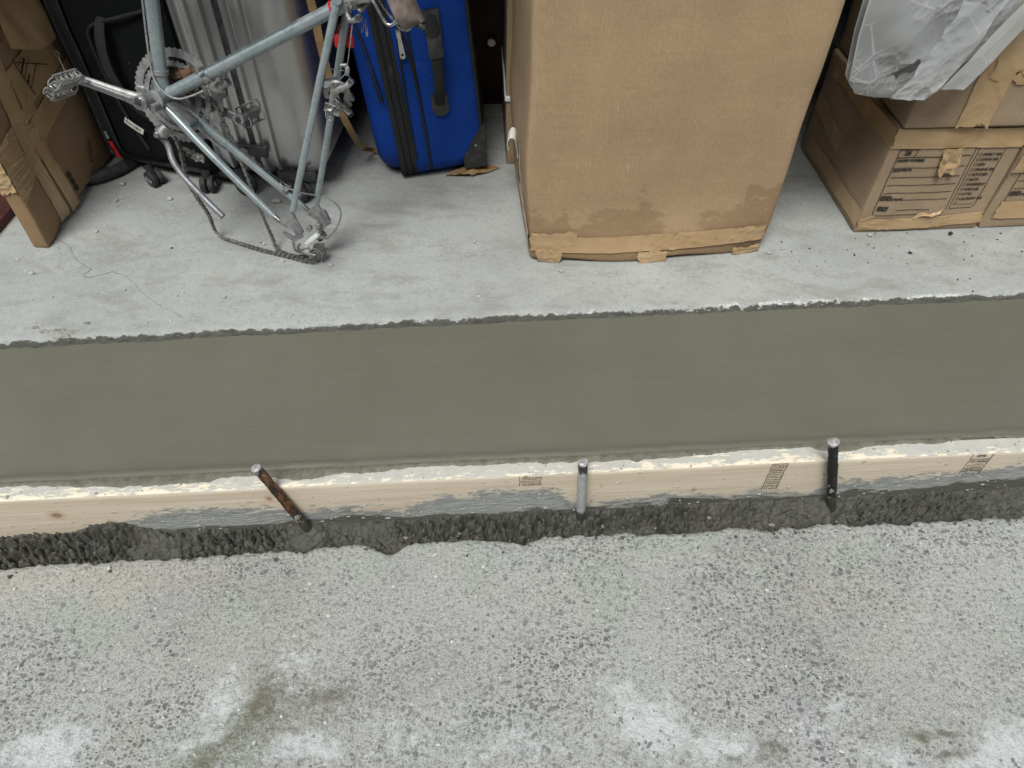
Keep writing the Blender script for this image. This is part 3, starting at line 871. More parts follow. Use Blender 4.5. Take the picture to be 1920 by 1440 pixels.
# added house front, unseen behind the camera: keeps low sky light from the garage
blocker = thing('sky_light_blocker', 'unseen grey house front added behind the camera to block low sky light', 'building', (0, -5.2, 0))
V, F = bbox((0, -0.2, 3.4), (26, 0.4, 6.8)); obj('shade_wall', V, F, plain('dull_blocker_grey', (0.13, 0.132, 0.13), 0.9, var=0.2, vs_=8, bump=0.4, bs=30), blocker)
for wx in (-6, -2, 2, 6):
    for wz in (1.7, 4.6):
        V, F = bbox((wx, 0.01, wz), (1.3, 0.06, 1.5), 0.01); wd_ = obj('blocker_window', V, F, M['bplastic'], blocker)
        V, F = bbox((wx, 0.05, wz - 0.80), (1.5, 0.14, 0.08), 0.01); obj('blocker_sill', V, F, M['shade_wall'], wd_)

# ------------------------------------------------------------------ form board
def px2x(p): return np.interp(p, [0, 640, 960, 1560, 1920], [-0.967, -0.327, 0.002, 0.642, 1.038])
bl = 3.2
nxb = 1100
xb = np.linspace(-1.6, 1.6, nxb)
BT, BH, BD = 0.120, 0.146, 0.038
sec = [(0, -BH)] + [(0, -BH + (BH - 0.003) * k / 18) for k in range(1, 19)] + [(0.001, -0.0009), (0.003, 0.0)] + [(0.003 + (BD - 0.006) * k / 9, 0) for k in range(1, 10)] + [(BD, -0.003), (BD, -BH)]
sec = np.array(sec)
Xb = np.broadcast_to(xb, (len(sec), nxb)).copy()
Yb = sec[:, 0][:, None] + (fbm(xb * 3, 0 * xb, 2, 101) - 0.5)[None] * 0.004 + 0 * Xb
Zb = sec[:, 1][:, None] + (vn(xb * 60, 0 * xb, 102) - 0.5)[None] * 0.0008 * (sec[:, 1] > -0.01)[:, None] + 0 * Xb
fr_ = np.clip(-Zb / 0.138, 0, 1.1)
sm_px = [0, 120, 185, 250, 300, 400, 480, 540, 600, 660, 740, 790, 850, 900, 950, 1050, 1075, 1100, 1180, 1250, 1330, 1380, 1440, 1480, 1550, 1580, 1700, 1800, 1860, 1920, 2100]
sm_v = [1.3, 1.1, .72, .47, .38, .42, .45, .66, .52, .6, .72, .48, .38, .37, .32, .36, .75, .83, .75, .65, .66, .8, .68, .74, .86, .55, .48, .5, .40, .36, .3]
wt_px = [0, 60, 110, 165, 200, 235, 300, 520, 560, 640, 680, 760, 960, 1080, 1250, 1310, 1400, 1540, 1580, 1640, 1720, 1800, 1850, 1920, 2100]
wt_v = [1.2, 1.02, .82, .64, .70, .93, .93, .90, .85, .72, .84, .93, .95, .90, .90, .76, .86, .92, .9, .86, .84, .80, .74, .72, .7]
smear = fr_ - np.interp(Xb, px2x(np.array(sm_px)), sm_v)
wetb = fr_ - np.interp(Xb, px2x(np.array(wt_px)), wt_v)
ontop = (sec[:, 1] > -0.002)[:, None] & (sec[:, 0] > 0.0005)[:, None]
smear = np.where(ontop, -1, smear); wetb = np.where(ontop, -1, wetb)
topm = np.where(ontop, 1.0, 0.0) + 0 * Xb
tops = np.where(ontop, 0.34 + 0.55 * (sec[:, 0] / BD)[:, None] + 0.25 * np.interp(Xb, [-1, -0.6, -0.35, -0.1, 0.1, 0.3, 0.7, 0.85, 1.1], [0, 0.1, 0.5, 0.6, 0.7, -0.1, 0.0, 0.7, 0.7]), -1)
# cement smudge that rolls over the arris around the first stamp
tops = np.maximum(tops, np.where(~ontop, 0.62 - fr_ * 3.2, -1) * np.exp(-((Xb - 0.085) / 0.045) ** 2) * 1.2 - 0.2)
knot = np.zeros_like(Xb)
for kx, kf, rx, rf in ((px2x(78), 0.42, 0.022, 0.13), (px2x(492), 0.26, 0.012, 0.10), (px2x(1313), 0.58, 0.009, 0.07), (px2x(1624), 0.09, 0.006, 0.05), (px2x(1130), 0.35, 0.005, 0.05)):
    knot = np.maximum(knot, np.exp(-((Xb - kx) / rx) ** 2 - ((fr_ - kf) / rf) ** 2))
V, F = grid(Xb, Yb, Zb)
F.append([i * nxb for i in range(len(sec))]); F.append([i * nxb + nxb - 1 for i in range(len(sec))][::-1])
board = obj('form_board', V, F, M['board'], None, 40, dict(smear=smear, wet=wetb, top=topm, tops=tops, knot=knot))
board.location = (0, 0.833, BT); board.rotation_euler = (0, 0, math.atan(0.0735))
tag(board, 'pale pine form board smeared with grey cement holding the fresh concrete', 'board')

def onface(x, z, V):                                  # flat print on the board's front
    return [(x + v[0], -0.0007 + (fbm(np.array([(x + v[0]) * 3]), np.array([0.0]), 2, 101)[0] - 0.5) * 0.004, z + v[1]) for v in V]
def stroke(a, b, w):
    a, b = Vector(a), Vector(b); d = (b - a).normalized(); n_ = Vector((-d.y, d.x)) * w / 2
    return [tuple(a - n_), tuple(b - n_), tuple(b + n_), tuple(a + n_)], [[0, 1, 2, 3]]
def oval(cx, cy, rx, ry, w, m=24):
    V = []; F = []
    for k in range(m):
        a = 2 * math.pi * k / m
        V += [(cx + rx * math.cos(a), cy + ry * math.sin(a)), (cx + (rx - w) * math.cos(a), cy + (ry - w) * math.sin(a))]
        k2 = (k + 1) % m
        F.append([2 * k, 2 * k2, 2 * k2 + 1, 2 * k + 1])
    return V, F
def stamp(x, items, M_=M['stamp']):
    mb = MB()
    for V, F in items: mb.add((onface(x, 0, V), F))
    return mb.build('grade_stamp', M_, board, None)
def tx(body, x, z, size, bold=0.0003):
    V, F = text(body, size, bold)
    return [(v[0] + x, v[1] + z) for v in V], F
w_ = 0.0014
# stamp near the second stake, two boxed lines half hidden by cement
stamp(px2x(976) - 0.002, [stroke((0, -0.004), (0, -0.020), w_), stroke((0, -0.020), (0.042, -0.020), w_), stroke((0.042, -0.011), (0.042, -0.020), w_), stroke((0.003, -0.0145), (0.036, -0.0145), w_), tx('S-P-F S-GRN', 0.006, -0.0115, 0.0075), stroke((0, -0.024), (0.042, -0.024), w_), stroke((0, -0.024), (0, -0.036), w_), stroke((0.042, -0.024), (0.042, -0.034), w_), tx('NLGA', 0.005, -0.034, 0.009), tx('STUD', 0.026, -0.034, 0.007), tx('HT', 0.008, -0.0065, 0.0065)])
# dark barred stamp left of the third stake
x0 = px2x(1460) - 0.012
it = []
for (za, zb) in ((-0.003, -0.028), (-0.032, -0.062), (-0.065, -0.094)):
    it += [stroke((0, za), (0, zb), w_ * 1.4), stroke((0.031, za), (0.031, zb), w_ * 1.4), stroke((0, za), (0.031, za), w_ * 1.6), stroke((0.010, za), (0.010, zb), w_)]
it += [stroke((0, -0.026), (0.031, -0.026), w_ * 2), tx('KD', 0.013, -0.016, 0.013), tx('HT', 0.013, -0.025, 0.008), tx('S', 0.003, -0.013, 0.010), tx('F', 0.003, -0.024, 0.010)]
for zz in (-0.062, -0.094):
    it += [tx('S-P-F', 0.012, zz + 0.020, 0.0075), tx('No.2', 0.012, zz + 0.011, 0.009), tx('GRN', 0.013, zz + 0.002, 0.0075)]
    for q, ch in enumerate('SPF'): it.append(tx(ch, 0.003, zz + 0.021 - q * 0.0095, 0.0085))
stamp(x0, it)
# boxed stamp with ovals at the right end
x0 = px2x(1832) - 0.005
it = []
for (za, zb) in ((-0.002, -0.018), (-0.021, -0.050), (-0.053, -0.082)):
    it += [stroke((0, za), (0, zb), w_), stroke((0.043, za), (0.043, zb), w_ * 1.7)]
it += [stroke((0, -0.0175), (0.043, -0.0175), w_), stroke((0, -0.021), (0.043, -0.021), w_), stroke((0, -0.050), (0.043, -0.050), w_), stroke((0, -0.053), (0.043, -0.053), w_),
       tx('SPFS', 0.010, -0.011, 0.010, 0.0006), tx('HD PRIME', 0.003, -0.030, 0.0085), oval(0.025, -0.041, 0.014, 0.007, w_), oval(0.025, -0.041, 0.008, 0.0035, w_), tx('2', 0.004, -0.045, 0.010), tx('HD PRIME', 0.003, -0.062, 0.0085), oval(0.022, -0.074, 0.013, 0.007, w_)]
stamp(x0, it)

# ------------------------------------------------------------------ steel stakes
def stake(label, b, t, r, mat, lip):
    b, t = Vector(b), Vector(t)
    root = thing('form_stake', label, 'stake', tuple(b), group='steel form stakes')
    n_ = 30; d = t - b
    P = [d * (k / n_) for k in range(n_ + 1)]
    V, F = tube(P, [r * (1 + 0.05 * mnoise.noise(Vector((k * 0.7, r * 900, 0)))) for k in range(n_ + 1)], 16)
    V = [v + Vector([mnoise.noise(v * 160 + Vector((c, 0, 0))) * r * 0.13 for c in (0, 9, 21)]) for v in V]
    h = np.repeat(np.linspace(0, 1, n_ + 1), 16)
    obj('shaft', V, F, mat, root, 50, dict(h=h))
    V, F = lathe([(r * 0.95, -0.004), (r * lip, -0.0025), (r * (lip + 0.03), 0.0), (r * lip * 0.95, 0.0018), (r * 0.5, 0.003)], 18, align(d))
    V = [v + d + Vector([mnoise.noise(v * 200 + Vector((c, 0, 0))) * r * 0.20 for c in (3, 9, 21)]) for v in V]
    obj('head', V, F, M['head'], root, 50)
stake('rusty brown steel stake leaning left against the form board', (-0.388, 0.783, -0.10), (-0.470, 0.794, 0.193), 0.0090, M['stake_r'], 1.08)
stake('upright steel stake coated in pale cement in front of the form board', (0.150, 0.818, -0.10), (0.137, 0.831, 0.171), 0.0092, M['stake_g'], 1.12)
stake('black painted steel stake with white specks, nearest the right end', (0.705, 0.858, -0.10), (0.612, 0.863, 0.202), 0.0096, M['stake_b'], 1.16)

# ------------------------------------------------------------------ cartons
def sheet(name, fn, nx, ny, mat, parent, th=0.0, smooth=180, label=None):
    """thin sheet from fn(s,t)->(x,y,z) arrays, s,t in 0..1"""
    s_, t_ = np.meshgrid(np.linspace(0, 1, nx), np.linspace(0, 1, ny))
    X, Y, Z = fn(s_, t_)
    V, F = grid(X, Y, Z)
    return obj(name, V, F, mat, parent, smooth, label=label)

def front_tape(name, x0, x1, z0, z1, parent, mat=None, y=-0.0012, seed=0, wr=0.002, rag=0.003, nx=60, ny=10, skew=0.0, bow=0.0, yfn=None):
    """strip of tape on a carton's front face (y = 0 plane of the carton)"""
    def fn(s, t):
        x = x0 + (x1 - x0) * s; z = z0 + (z1 - z0) * t
        w, h = abs(x1 - x0), abs(z1 - z0)
        if w > h: z = z + skew * (s - 0.5) + bow * np.sin(np.pi * s) + (fbm(s * 14, t * 0, 3, seed + 1) - 0.5) * rag * 0.7; x = x + ((s > 0.99) | (s < 0.01)) * (fbm(t * 6, t * 0, 3, seed) - 0.5) * rag * 4
        else: x = x + skew * (t - 0.5) + bow * np.sin(np.pi * t) + (fbm(t * 14, s * 0, 3, seed + 1) - 0.5) * rag * 0.7; z = z + ((t > 0.99) | (t < 0.01)) * (fbm(s * 6, s * 0, 3, seed) - 0.5) * rag * 4
        al, ac = (s * w / 0.1, t) if w > h else (t * h / 0.1, s)
        q = np.abs(vn(al * 0.9 + ac, ac * 3.5 + al * 1.2 + 2 * fbm(al, ac * 2, 2, seed + 8), seed + 2) - .5)
        q2 = np.abs(vn(al * 2.3 - ac * 2, ac * 7 + al * 2, seed + 3) - .5)
        yy = y - wr * (0.6 * np.exp(-q / 0.03) + 0.25 * np.exp(-q2 / 0.03))
        if yfn is not None: yy = yy + yfn(x, z)
        return x, yy, z
    return sheet(name, fn, nx, ny, mat or M['tape'], parent)

# --- the big box in the middle
bigbox = thing('cardboard_box', 'tall plain cardboard box with a water stained taped bottom, in the middle', 'box', (0.035, 1.429, S), (0, 0, R(5.4)))
BW, BDp, BHt = 0.588, 0.47, 0.96
def big_front(x, z):
    b = -0.024 * np.sin(np.clip(x / BW, 0, 1) * np.pi) ** 0.8 * np.clip(1 - z / 0.16, 0, 1) ** 1.4
    b += -0.004 * np.sin(np.clip(x / BW, 0, 1) * np.pi)
    b += 0.003 * np.clip(1 - z / 0.02, 0, 1) ** 2
    return b + (fbm(x * 5, z * 5, 3, 201) - 0.5) * 0.006
def big_fn(P):
    x, y, z = P[:, 0].copy(), P[:, 1].copy(), P[:, 2].copy()
    k = 1 - np.clip(y / 0.05, 0, 1)
    y = y + big_front(x, z) * k
    e = np.clip(1 - z / 0.10, 0, 1) ** 2
    xc = x - BW / 2
    x = x - np.where(xc > 0, 0.012, 0.002) * np.sign(xc) * e + xc * 0.05 * (z - 0.1)
    x = x - 0.008 * np.exp(-((z - 0.24) / 0.09) ** 2) * (np.abs(P[:, 0]) < 0.02)
    z = z + 0.004 * np.sin(P[:, 0] * 21) * (P[:, 2] < 0.02)
    z = np.maximum(z, 0.0)
    x = x + (fbm(y * 6, z * 6, 3, 203) - 0.5) * 0.006 * (np.abs(xc) > BW / 2 - 0.02)
    return np.stack([x, y, z], -1)
V, F = rounded_box(BW, BDp, BHt, 0.014, 34, 16, 44, big_fn)
x, z = V[:, 0], V[:, 2]
wetc = 0.66 - 6.0 * (z - 0.085) + 0.22 * np.exp(-((x - 0.23) / 0.07) ** 2) - 0.55 * np.exp(-((x - 0.36) / 0.045) ** 2) + 0.28 * sst(0.42, 0.56, x) - 0.15 * np.exp(-((x - 0.12) / 0.04) ** 2)
obj('carton_body', V, F, M['card'], bigbox, 35, dict(wet=wetc))
front_tape('packing_tape', 0.004, 0.30, 0.034, 0.076, bigbox, seed=11, yfn=lambda x, z: big_front(x, z) - 0.002, nx=70, ny=10, bow=-0.004)
front_tape('packing_tape', 0.27, 0.572, 0.037, 0.080, bigbox, seed=13, yfn=lambda x, z: big_front(x, z) - 0.0035, nx=70, ny=10, wr=0.006, bow=-0.003, skew=0.006)
def torn(s, t, x0, x1, z0, z1, seed, out=0.004):
    x = x0 + (x1 - x0) * s + (fbm(t * 5, s * 2, 3, seed) - 0.5) * 0.012 * (np.abs(s - 0.5) > 0.42)
    zz = z0 + (z1 - z0) * t + (fbm(s * 7, t * 0, 3, seed + 1) - 0.5) * 0.016 * ((t < 0.03) | (t > 0.97))
    y = big_front(x, zz) - 0.003 - out * 0.5 * (fbm(s * 2.5, t * 2.5, 2, seed + 2)) - out * 0.25 * np.exp(-np.abs(vn(s * 3 + t * 2, t * 3 - s, seed + 6) - .5) / 0.04)
    return x, y, zz
for q, (a, b, c, d) in enumerate(((0.020, 0.078, 0.002, 0.040), (0.265, 0.335, -0.001, 0.034), (0.50, 0.57, 0.000, 0.022))):
    sheet('loose_tape', lambda s, t: torn(s, t, a, b, max(c, 0.001), d, 31 + q * 5, 0.008), 24, 14, M['tape'], bigbox)
sheet('loose_tape', lambda s, t: torn(s, t, 0.005, 0.115, 0.050, 0.086, 77, 0.004), 34, 12, M['tape'], bigbox)
# tape wrapped round the left side
def side_t(s, t):
    y = 0.006 + 0.30 * s; z = 0.036 + 0.045 * t + (fbm(s * 9, t * 0, 3, 5) - 0.5) * 0.004
    return 0.006 + 0.010 * np.clip(1 - z / 0.1, 0, 1) ** 2 - 0.006 - 0.004 * fbm(s * 12, t * 3, 3, 6), y, z
sheet('packing_tape', side_t, 40, 8, M['tape'], bigbox)
# torn white curl of paper on the left side and the open flap seam
P = [(-0.004, 0.24, 0.150), (-0.006, 0.24, 0.175), (-0.012, 0.24, 0.200), (-0.022, 0.24, 0.205), (-0.030, 0.24, 0.190), (-0.026, 0.24, 0.172)]
V, F = ribbon(catmull(P, 18), (0.15, 1, 0), 0.05, 0.001)
obj('peeled_paper', V, F, M['paper'], bigbox, 50)
V, F = ribbon(catmull([(0.004, 0.06, 0.06), (-0.006, 0.13, 0.12), (-0.007, 0.20, 0.20), (-0.006, 0.24, 0.30)], 16), (0, 1, 0.3), 0.003, 0.001)
obj('flap_seam', V, F, M['crack'], bigbox)

# --- narrow box behind it
nb_ = thing('cardboard_box', 'narrow cardboard carton with white strapping, squeezed behind the big box', 'box', (-0.024, 1.858, S), (0, 0, R(3)))
V, F = rounded_box(0.16, 0.34, 0.9, 0.006, 8, 10, 30, lambda P: P + np.stack([(fbm(P[:, 1] * 7, P[:, 2] * 5, 3, 7) - .5) * .006, (fbm(P[:, 0] * 9, P[:, 2] * 5, 3, 8) - .5) * .006, 0 * P[:, 0]], -1) * (P[:, 2:3] > 0.01))
obj('carton_body', V, F, M['card_l'], nb_, 35)
V, F = rounded_box(0.168, 0.348, 0.014, 0.003, 4, 4, 1)
o = obj('white_strap', V, F, M['white'], nb_, 35); o.location = (-0.004, -0.005, 0.187)
def tearfn(s, t): return 0.045 + 0.012 * (s - .5) * np.sin(np.pi * t), -0.0045 + 0 * s, 0.395 + 0.05 * t
sheet('paper_tear', tearfn, 6, 10, M['paper'], nb_)

# --- dark cabinet behind everything
cab = thing('wooden_cabinet', 'dark brown wooden cabinet deep in the shadow at the back', 'cabinet', (-0.42, 2.17, S))
V, F = bbox((0.35, 0.22, 0.60), (0.70, 0.42, 1.12), 0.004); obj('carcass', V, F, M['wood_d'], cab, 40)
for zz in (0.22, 0.56, 0.90):
    V, F = bbox((0.35, 0.0, zz), (0.64, 0.02, 0.30), 0.004); dr = obj('drawer_front', V, F, M['wood_d'], cab, 40)
    V, F = lathe([(0.006, 0), (0.006, 0.015), (0.013, 0.020), (0.011, 0.028)], 12, align((0, -1, 0)), (0.35, -0.01, zz)); obj('knob', V, F, M['pull'], dr, 40)
V, F = bbox((0.35, 0.23, 0.02), (0.66, 0.40, 0.04), 0.003); obj('plinth', V, F, M['wood_d'], cab, 40)

# --- moving boxes on the right
MW, MD_, MH = 0.322, 0.41, 0.290
yawR = math.atan2(0.026, 0.321)
def soft(seed, a=0.006, sag=0.0):
    def fn(P):
        x, y, z = P[:, 0], P[:, 1], P[:, 2]
        k = (z > 0.01) & (z < MH + 0.2)
        nx = (fbm(y * 8 + seed, z * 8, 3, seed) - .5) * a * 2 * k
        ny = (fbm(x * 8 + seed, z * 8, 3, seed + 1) - .5) * a * 2 * k
        ny = ny - sag * np.exp(-((z - 0.05) / 0.05) ** 2) * (y < 0.1) * 0.6
        return np.stack([x + nx, y + ny, z + (fbm(x * 8, y * 8, 2, seed + 2) - .5) * a * (z > MH * .5)], -1)
    return fn
def carton(label, loc, yaw, w, d, h, seed, mat='card_l', a=0.006):
    r = thing('cardboard_box', label, 'box', loc, (0, 0, yaw))
    V, F = rounded_box(w, d, h, 0.006, 20, 20, 18, soft(seed, a))
    obj('carton_body', V, F, M[mat], r, 35)
    yf = lambda x, z: (fbm(x * 8 + seed, z * 8, 3, seed + 1) - .5) * a * 2
    return r, yf

def form_print(yf):
    """the printed contents form of a moving carton: lines, headings and room list in (x, z) of the front face"""
    mb = MB()
    def put(VF):
        V, F = VF
        vx = np.array([v[0] for v in V]); vz = np.array([v[1] for v in V])
        yy = yf(vx, vz) - 0.0016
        mb.add(([(a, b, c) for a, b, c in zip(vx, yy, vz)], F))
    def line(a, b, w=0.0016):
        n_ = max(1, int(math.hypot(b[0] - a[0], b[1] - a[1]) / 0.012))
        for k in range(n_):
            p = (a[0] + (b[0] - a[0]) * k / n_, a[1] + (b[1] - a[1]) * k / n_); q = (a[0] + (b[0] - a[0]) * (k + 1) / n_, a[1] + (b[1] - a[1]) * (k + 1) / n_)
            put(stroke(p, q, w))
    def word(b, x, z, size, bold=0.0006, al='LEFT'):
        V, F = text(b, size, bold, al)
        put(([(v[0] + x, v[1] + z) for v in V], F))
    L0, L1, T0, B0 = 0.028, 0.213, 0.262, 0.052
    line((L0, T0), (L0, B0 + 0.006), 0.002); line((L0, B0 + 0.006), (L0 + 0.006, B0)); line((L0 + 0.006, B0), (L1 - 0.01, B0)); line((L1 - 0.01, B0), (L1, B0 + 0.012)); line((L1, B0 + 0.012), (L1, T0))
    line((L0, 0.214), (L1 - 0.004, 0.214), 0.002); line((0.072, 0.222), (0.072, T0)); line((0.072, 0.222), (0.066, 0.214)); line((0.072, 0.238), (L1, 0.238), 0.002)
    for b, z in (('PLACE', 0.240), ('INVENTORY', 0.233), ('TAG', 0.2265), ('HERE', 0.220)): word(b, 0.050, z, 0.0072, 0.0004, 'CENTER')
    word('ORDER NUMBER', 0.031, 0.203, 0.0088)
    line((L0, 0.186), (L1 - 0.006, 0.186)); word('CONTENTS', 0.031, 0.177, 0.0088)
    for z in (0.160, 0.138, 0.116): line((L0 + 0.006, z), (L1 - 0.008, z))
    word('SPECIAL', 0.031, 0.103, 0.0082); word('INSTRUCTIONS', 0.031, 0.0955, 0.0082); line((0.088, 0.096), (L1 - 0.010, 0.096))
    word('SERVICE', 0.034, 0.073, 0.0075); word('MOBILE', 0.034, 0.066, 0.0075); line((0.085, 0.066), (0.17, 0.066))
    R0, R1 = 0.221, 0.285
    line((R0, T0), (R0, 0.066)); line((R0, 0.066), (R1 - 0.008, 0.066)); line((R1 - 0.008, 0.066), (R1, 0.074)); line((R1, 0.074), (R1, T0))
    z = 0.2125
    for b in ('FAMILY RM', 'LIVING RM', 'DEN', 'DINING RM', 'KITCHEN', 'BATH', 'BASEMENT', 'GARAGE', 'ATTIC', 'LAUNDRY RM', None):
        for p, q in (((0, 0), (0.0065, 0)), ((0.0065, 0), (0.0065, 0.0065)), ((0.0065, 0.0065), (0, 0.0065)), ((0, 0.0065), (0, 0))): line((R0 + 0.006 + p[0], z + p[1]), (R0 + 0.006 + q[0], z + q[1]), 0.0011)
        if b: word(b, R0 + 0.0155, z, 0.0092, 0.0004)
        else: line((R0 + 0.0155, z), (R1 - 0.006, z), 0.0011)
        z -= 0.0136
    return mb

r1, yf1 = carton('lower moving box with a printed contents form and room list on its front', (0.866, 1.557, S), yawR, MW, MD_, MH, 301)
form_print(yf1).build('printed_form', M['ink'], r1, None)
front_tape('packing_tape', 0.0, 0.318, 0.236, 0.286, r1, seed=41, yfn=lambda x, z: yf1(x, z) - 0.0020, nx=70, ny=12, rag=0.004, skew=-0.006)
front_tape('packing_tape', 0.0, 0.318, 0.018, 0.050, r1, seed=43, yfn=lambda x, z: yf1(x, z) - 0.0022, nx=70, ny=10, bow=-0.006, skew=0.012, wr=0.004)
def t_flap(s, t):
    x = 0.130 + 0.048 * s + 0.006 * t; z = 0.240 - 0.062 * t - 0.016 * t * np.abs(fbm(s * 4, t * 0, 2, 9) - .2)
    return x, yf1(x, z) - 0.005 - 0.012 * fbm(s * 5, t * 5, 3, 10), z
sheet('torn_tape', t_flap, 22, 22, M['tape'], r1)
def t_curl(s, t):
    x = 0.135 + 0.070 * s + 0.006 * t; z = 0.046 + 0.016 * np.sin(s * 2.2) + 0.006 * np.sin(s * 8) - 0.008 * t * (1.1 - s)
    return x, yf1(x, z) - 0.003 - 0.006 * np.sin(s * 3.1) * t - 0.004 * fbm(s * 5, t * 3, 2, 14), z
sheet('torn_tape', t_curl, 30, 8, M['tape'], r1)
# tape round the left side of the lower box
def side_band(z0, z1, seed, y0=0.0, y1=0.36, skew=0.0):
    def fn(s, t):
        y = y0 + (y1 - y0) * s; z = z0 + (z1 - z0) * t + (fbm(s * 9, 0 * t, 3, seed) - .5) * .006 + skew * s
        return (fbm(y * 8 + 301, z * 8, 3, 301) - .5) * 0.012 - 0.0015 - 0.004 * np.clip(0.2 - np.abs(fbm(s * 16 + t * 3, t * 4, 3, seed + 1) - .5), 0, 1), y, z
    return fn
sheet('packing_tape', side_band(0.020, 0.066, 51), 50, 8, M['tape'], r1)
sheet('packing_tape', side_band(0.238, 0.286, 53), 50, 8, M['tape'], r1)
sheet('packing_tape', side_band(0.10, 0.15, 55, 0.2, 0.40, 0.03), 30, 8, M['tape'], r1)
def cor(s, t):
    a = (s - .5) * 2
    x = np.where(a > 0, 0.030 * a, -0.003); y = np.where(a > 0, -0.006, 0.03 * -a) - 0.003; z = 0.03 + 0.04 * (a - t * 2 + 1) * 0.3 + 0.03 * t
    return x, y, z
sheet('loose_tape', cor, 20, 8, M['tape'], r1)

r2, yf2 = carton('upper moving box with a wide vertical tape seam, under the plastic bag', (0.873, 1.545, S + 0.293), R(4.0), 0.46, 0.42, 0.34, 321)
front_tape('packing_tape', 0.112, 0.188, 0.002, 0.335, r2, seed=61, yfn=lambda x, z: yf2(x, z) - 0.0020, nx=16, ny=60, wr=0.005, rag=0.006, skew=-0.01)
front_tape('packing_tape', 0.135, 0.255, 0.125, 0.30, r2, seed=63, yfn=lambda x, z: yf2(x, z) - 0.0026, nx=30, ny=30, wr=0.005, rag=0.012)
front_tape('packing_tape', 0.20, 0.455, 0.10, 0.27, r2, seed=65, yfn=lambda x, z: yf2(x, z) - 0.0014, nx=50, ny=30, wr=0.004, rag=0.012)
r3, yf3 = carton('lower moving box cut off by the right edge, taped across its base', (1.196, 1.583, S), yawR, MW, MD_, MH, 341)
form_print(yf3).build('printed_form', M['ink'], r3, None)
front_tape('packing_tape', 0.02, 0.318, 0.030, 0.080, r3, seed=71, yfn=lambda x, z: yf3(x, z) - 0.002, nx=60, ny=10)
front_tape('packing_tape', 0.0, 0.318, 0.165, 0.235, r3, seed=73, yfn=lambda x, z: yf3(x, z) - 0.003, nx=60, ny=12, wr=0.004)
V, F = ribbon(catmull([(0.010, -0.006, 0.215), (0.025, -0.012, 0.20), (0.045, -0.010, 0.197), (0.060, -0.006, 0.205)], 16), (0, 0.3, 1), 0.012, 0.0008)
obj('torn_tape', V, F, M['tape'], r3, 60)

# --- flat taped box at the left edge; its broad face looks right
lb = thing('cardboard_box', 'flat upright cardboard box bound with wrinkled brown tape at the left edge', 'box', (-1.142, 1.455, S), (0, 0, R(-1.5)))
LT, LD, LH = 0.040, 0.41, 0.80
def lbx(y, z): return (fbm(y * 7, z * 6, 3, 401) - .5) * 0.010 * sst(0, 0.05, z) - 0.006 * np.exp(-((y - 0.10) / 0.03) ** 2) * sst(0.5, 0.0, z)
def lb_fn(P):
    x, y, z = P[:, 0], P[:, 1], P[:, 2].copy()
    z = z + np.where(z < 0.02, 0.010 * sst(0.08, 0.16, y) * sst(0.4, 0.2, y) + 0.012 * sst(0.02, 0.1, y), 0)
    return np.stack([x + np.where(x > LT * 0.5, lbx(y, z), lbx(y, z) * 0.5), y, z], -1)
V, F = rounded_box(LT, LD, LH, 0.006, 3, 26, 46, lb_fn)
V = V - np.array([LT, 0, 0])
obj('carton_body', V, F, M['card_d'], lb, 35)
def face_tape(y0, y1, z0, z1, seed, wr=0.004, rag=0.006, skewz=0.0, skewy=0.0, off=0.0015, fan=0.0, nx=44, ny=24, name='packing_tape'):
    def fn(s, t):
        y = y0 + (y1 - y0) * s + skewy * (t - .5) + (fbm(t * 8, 0 * s, 3, seed + 4) - .5) * rag * (np.abs(s - .5) > .45)
        z = z0 + (z1 - z0) * t + skewz * (s - .5) + fan * (t - .5) * (1 - s) + (fbm(s * 8, 0 * t, 3, seed) - .5) * rag * (np.abs(t - .5) > .45)
        al, ac = ((s, t) if abs(y1 - y0) > abs(z1 - z0) else (t, s))
        q = np.abs(vn(al * 2.2 + ac * 1.5, ac * 11 + al * 5 + 2 * fbm(al * 3, ac * 2, 2, seed + 8), seed + 1) - .5)
        q2 = np.abs(vn(al * 5 - ac * 3, ac * 24 + al * 7, seed + 2) - .5)
        return lbx(y, z) + off + wr * 0.55 * (0.7 * np.exp(-q / 0.05) + 0.3 * np.exp(-q2 / 0.05)), y, z
    return sheet(name, fn, nx, ny, M['tape'], lb)
face_tape(-0.002, 0.19, 0.165, 0.27, 411, 0.008, 0.005, 0.05, fan=0.03, nx=90, ny=70)
face_tape(0.13, 0.40, 0.215, 0.275, 413, 0.005, 0.004, 0.05, off=0.003, nx=60, ny=24)
face_tape(0.15, 0.36, 0.285, 0.38, 414, 0.004, 0.004, 0.02, off=0.0022, nx=50, ny=24)
face_tape(0.105, 0.155, 0.20, 0.62, 415, 0.004, 0.003, skewy=0.05, off=0.003, nx=14, ny=60)
face_tape(0.085, 0.125, 0.012, 0.24, 417, 0.004, 0.003, skewy=-0.01, off=0.002, nx=14, ny=40)
face_tape(0.130, 0.168, 0.012, 0.24, 419, 0.003, 0.003, skewy=-0.02, off=0.0045, nx=14, ny=40)
face_tape(0.19, 0.42, 0.40, 0.50, 421, 0.006, 0.005, -0.03, off=0.003, nx=40, ny=24)
def hang(s, t):
    y = 0.17 + 0.17 * s + 0.02 * t; z = 0.40 + 0.20 * t - 0.05 * s * (1 - t) + 0.03 * np.abs(s - .5)
    return 0.010 + 0.022 * fbm(s * 2 + t, t * 2, 2, 431) + 0.012 * (1 - t), y, z
sheet('loose_tape', hang, 40, 40, M['tape'], lb)
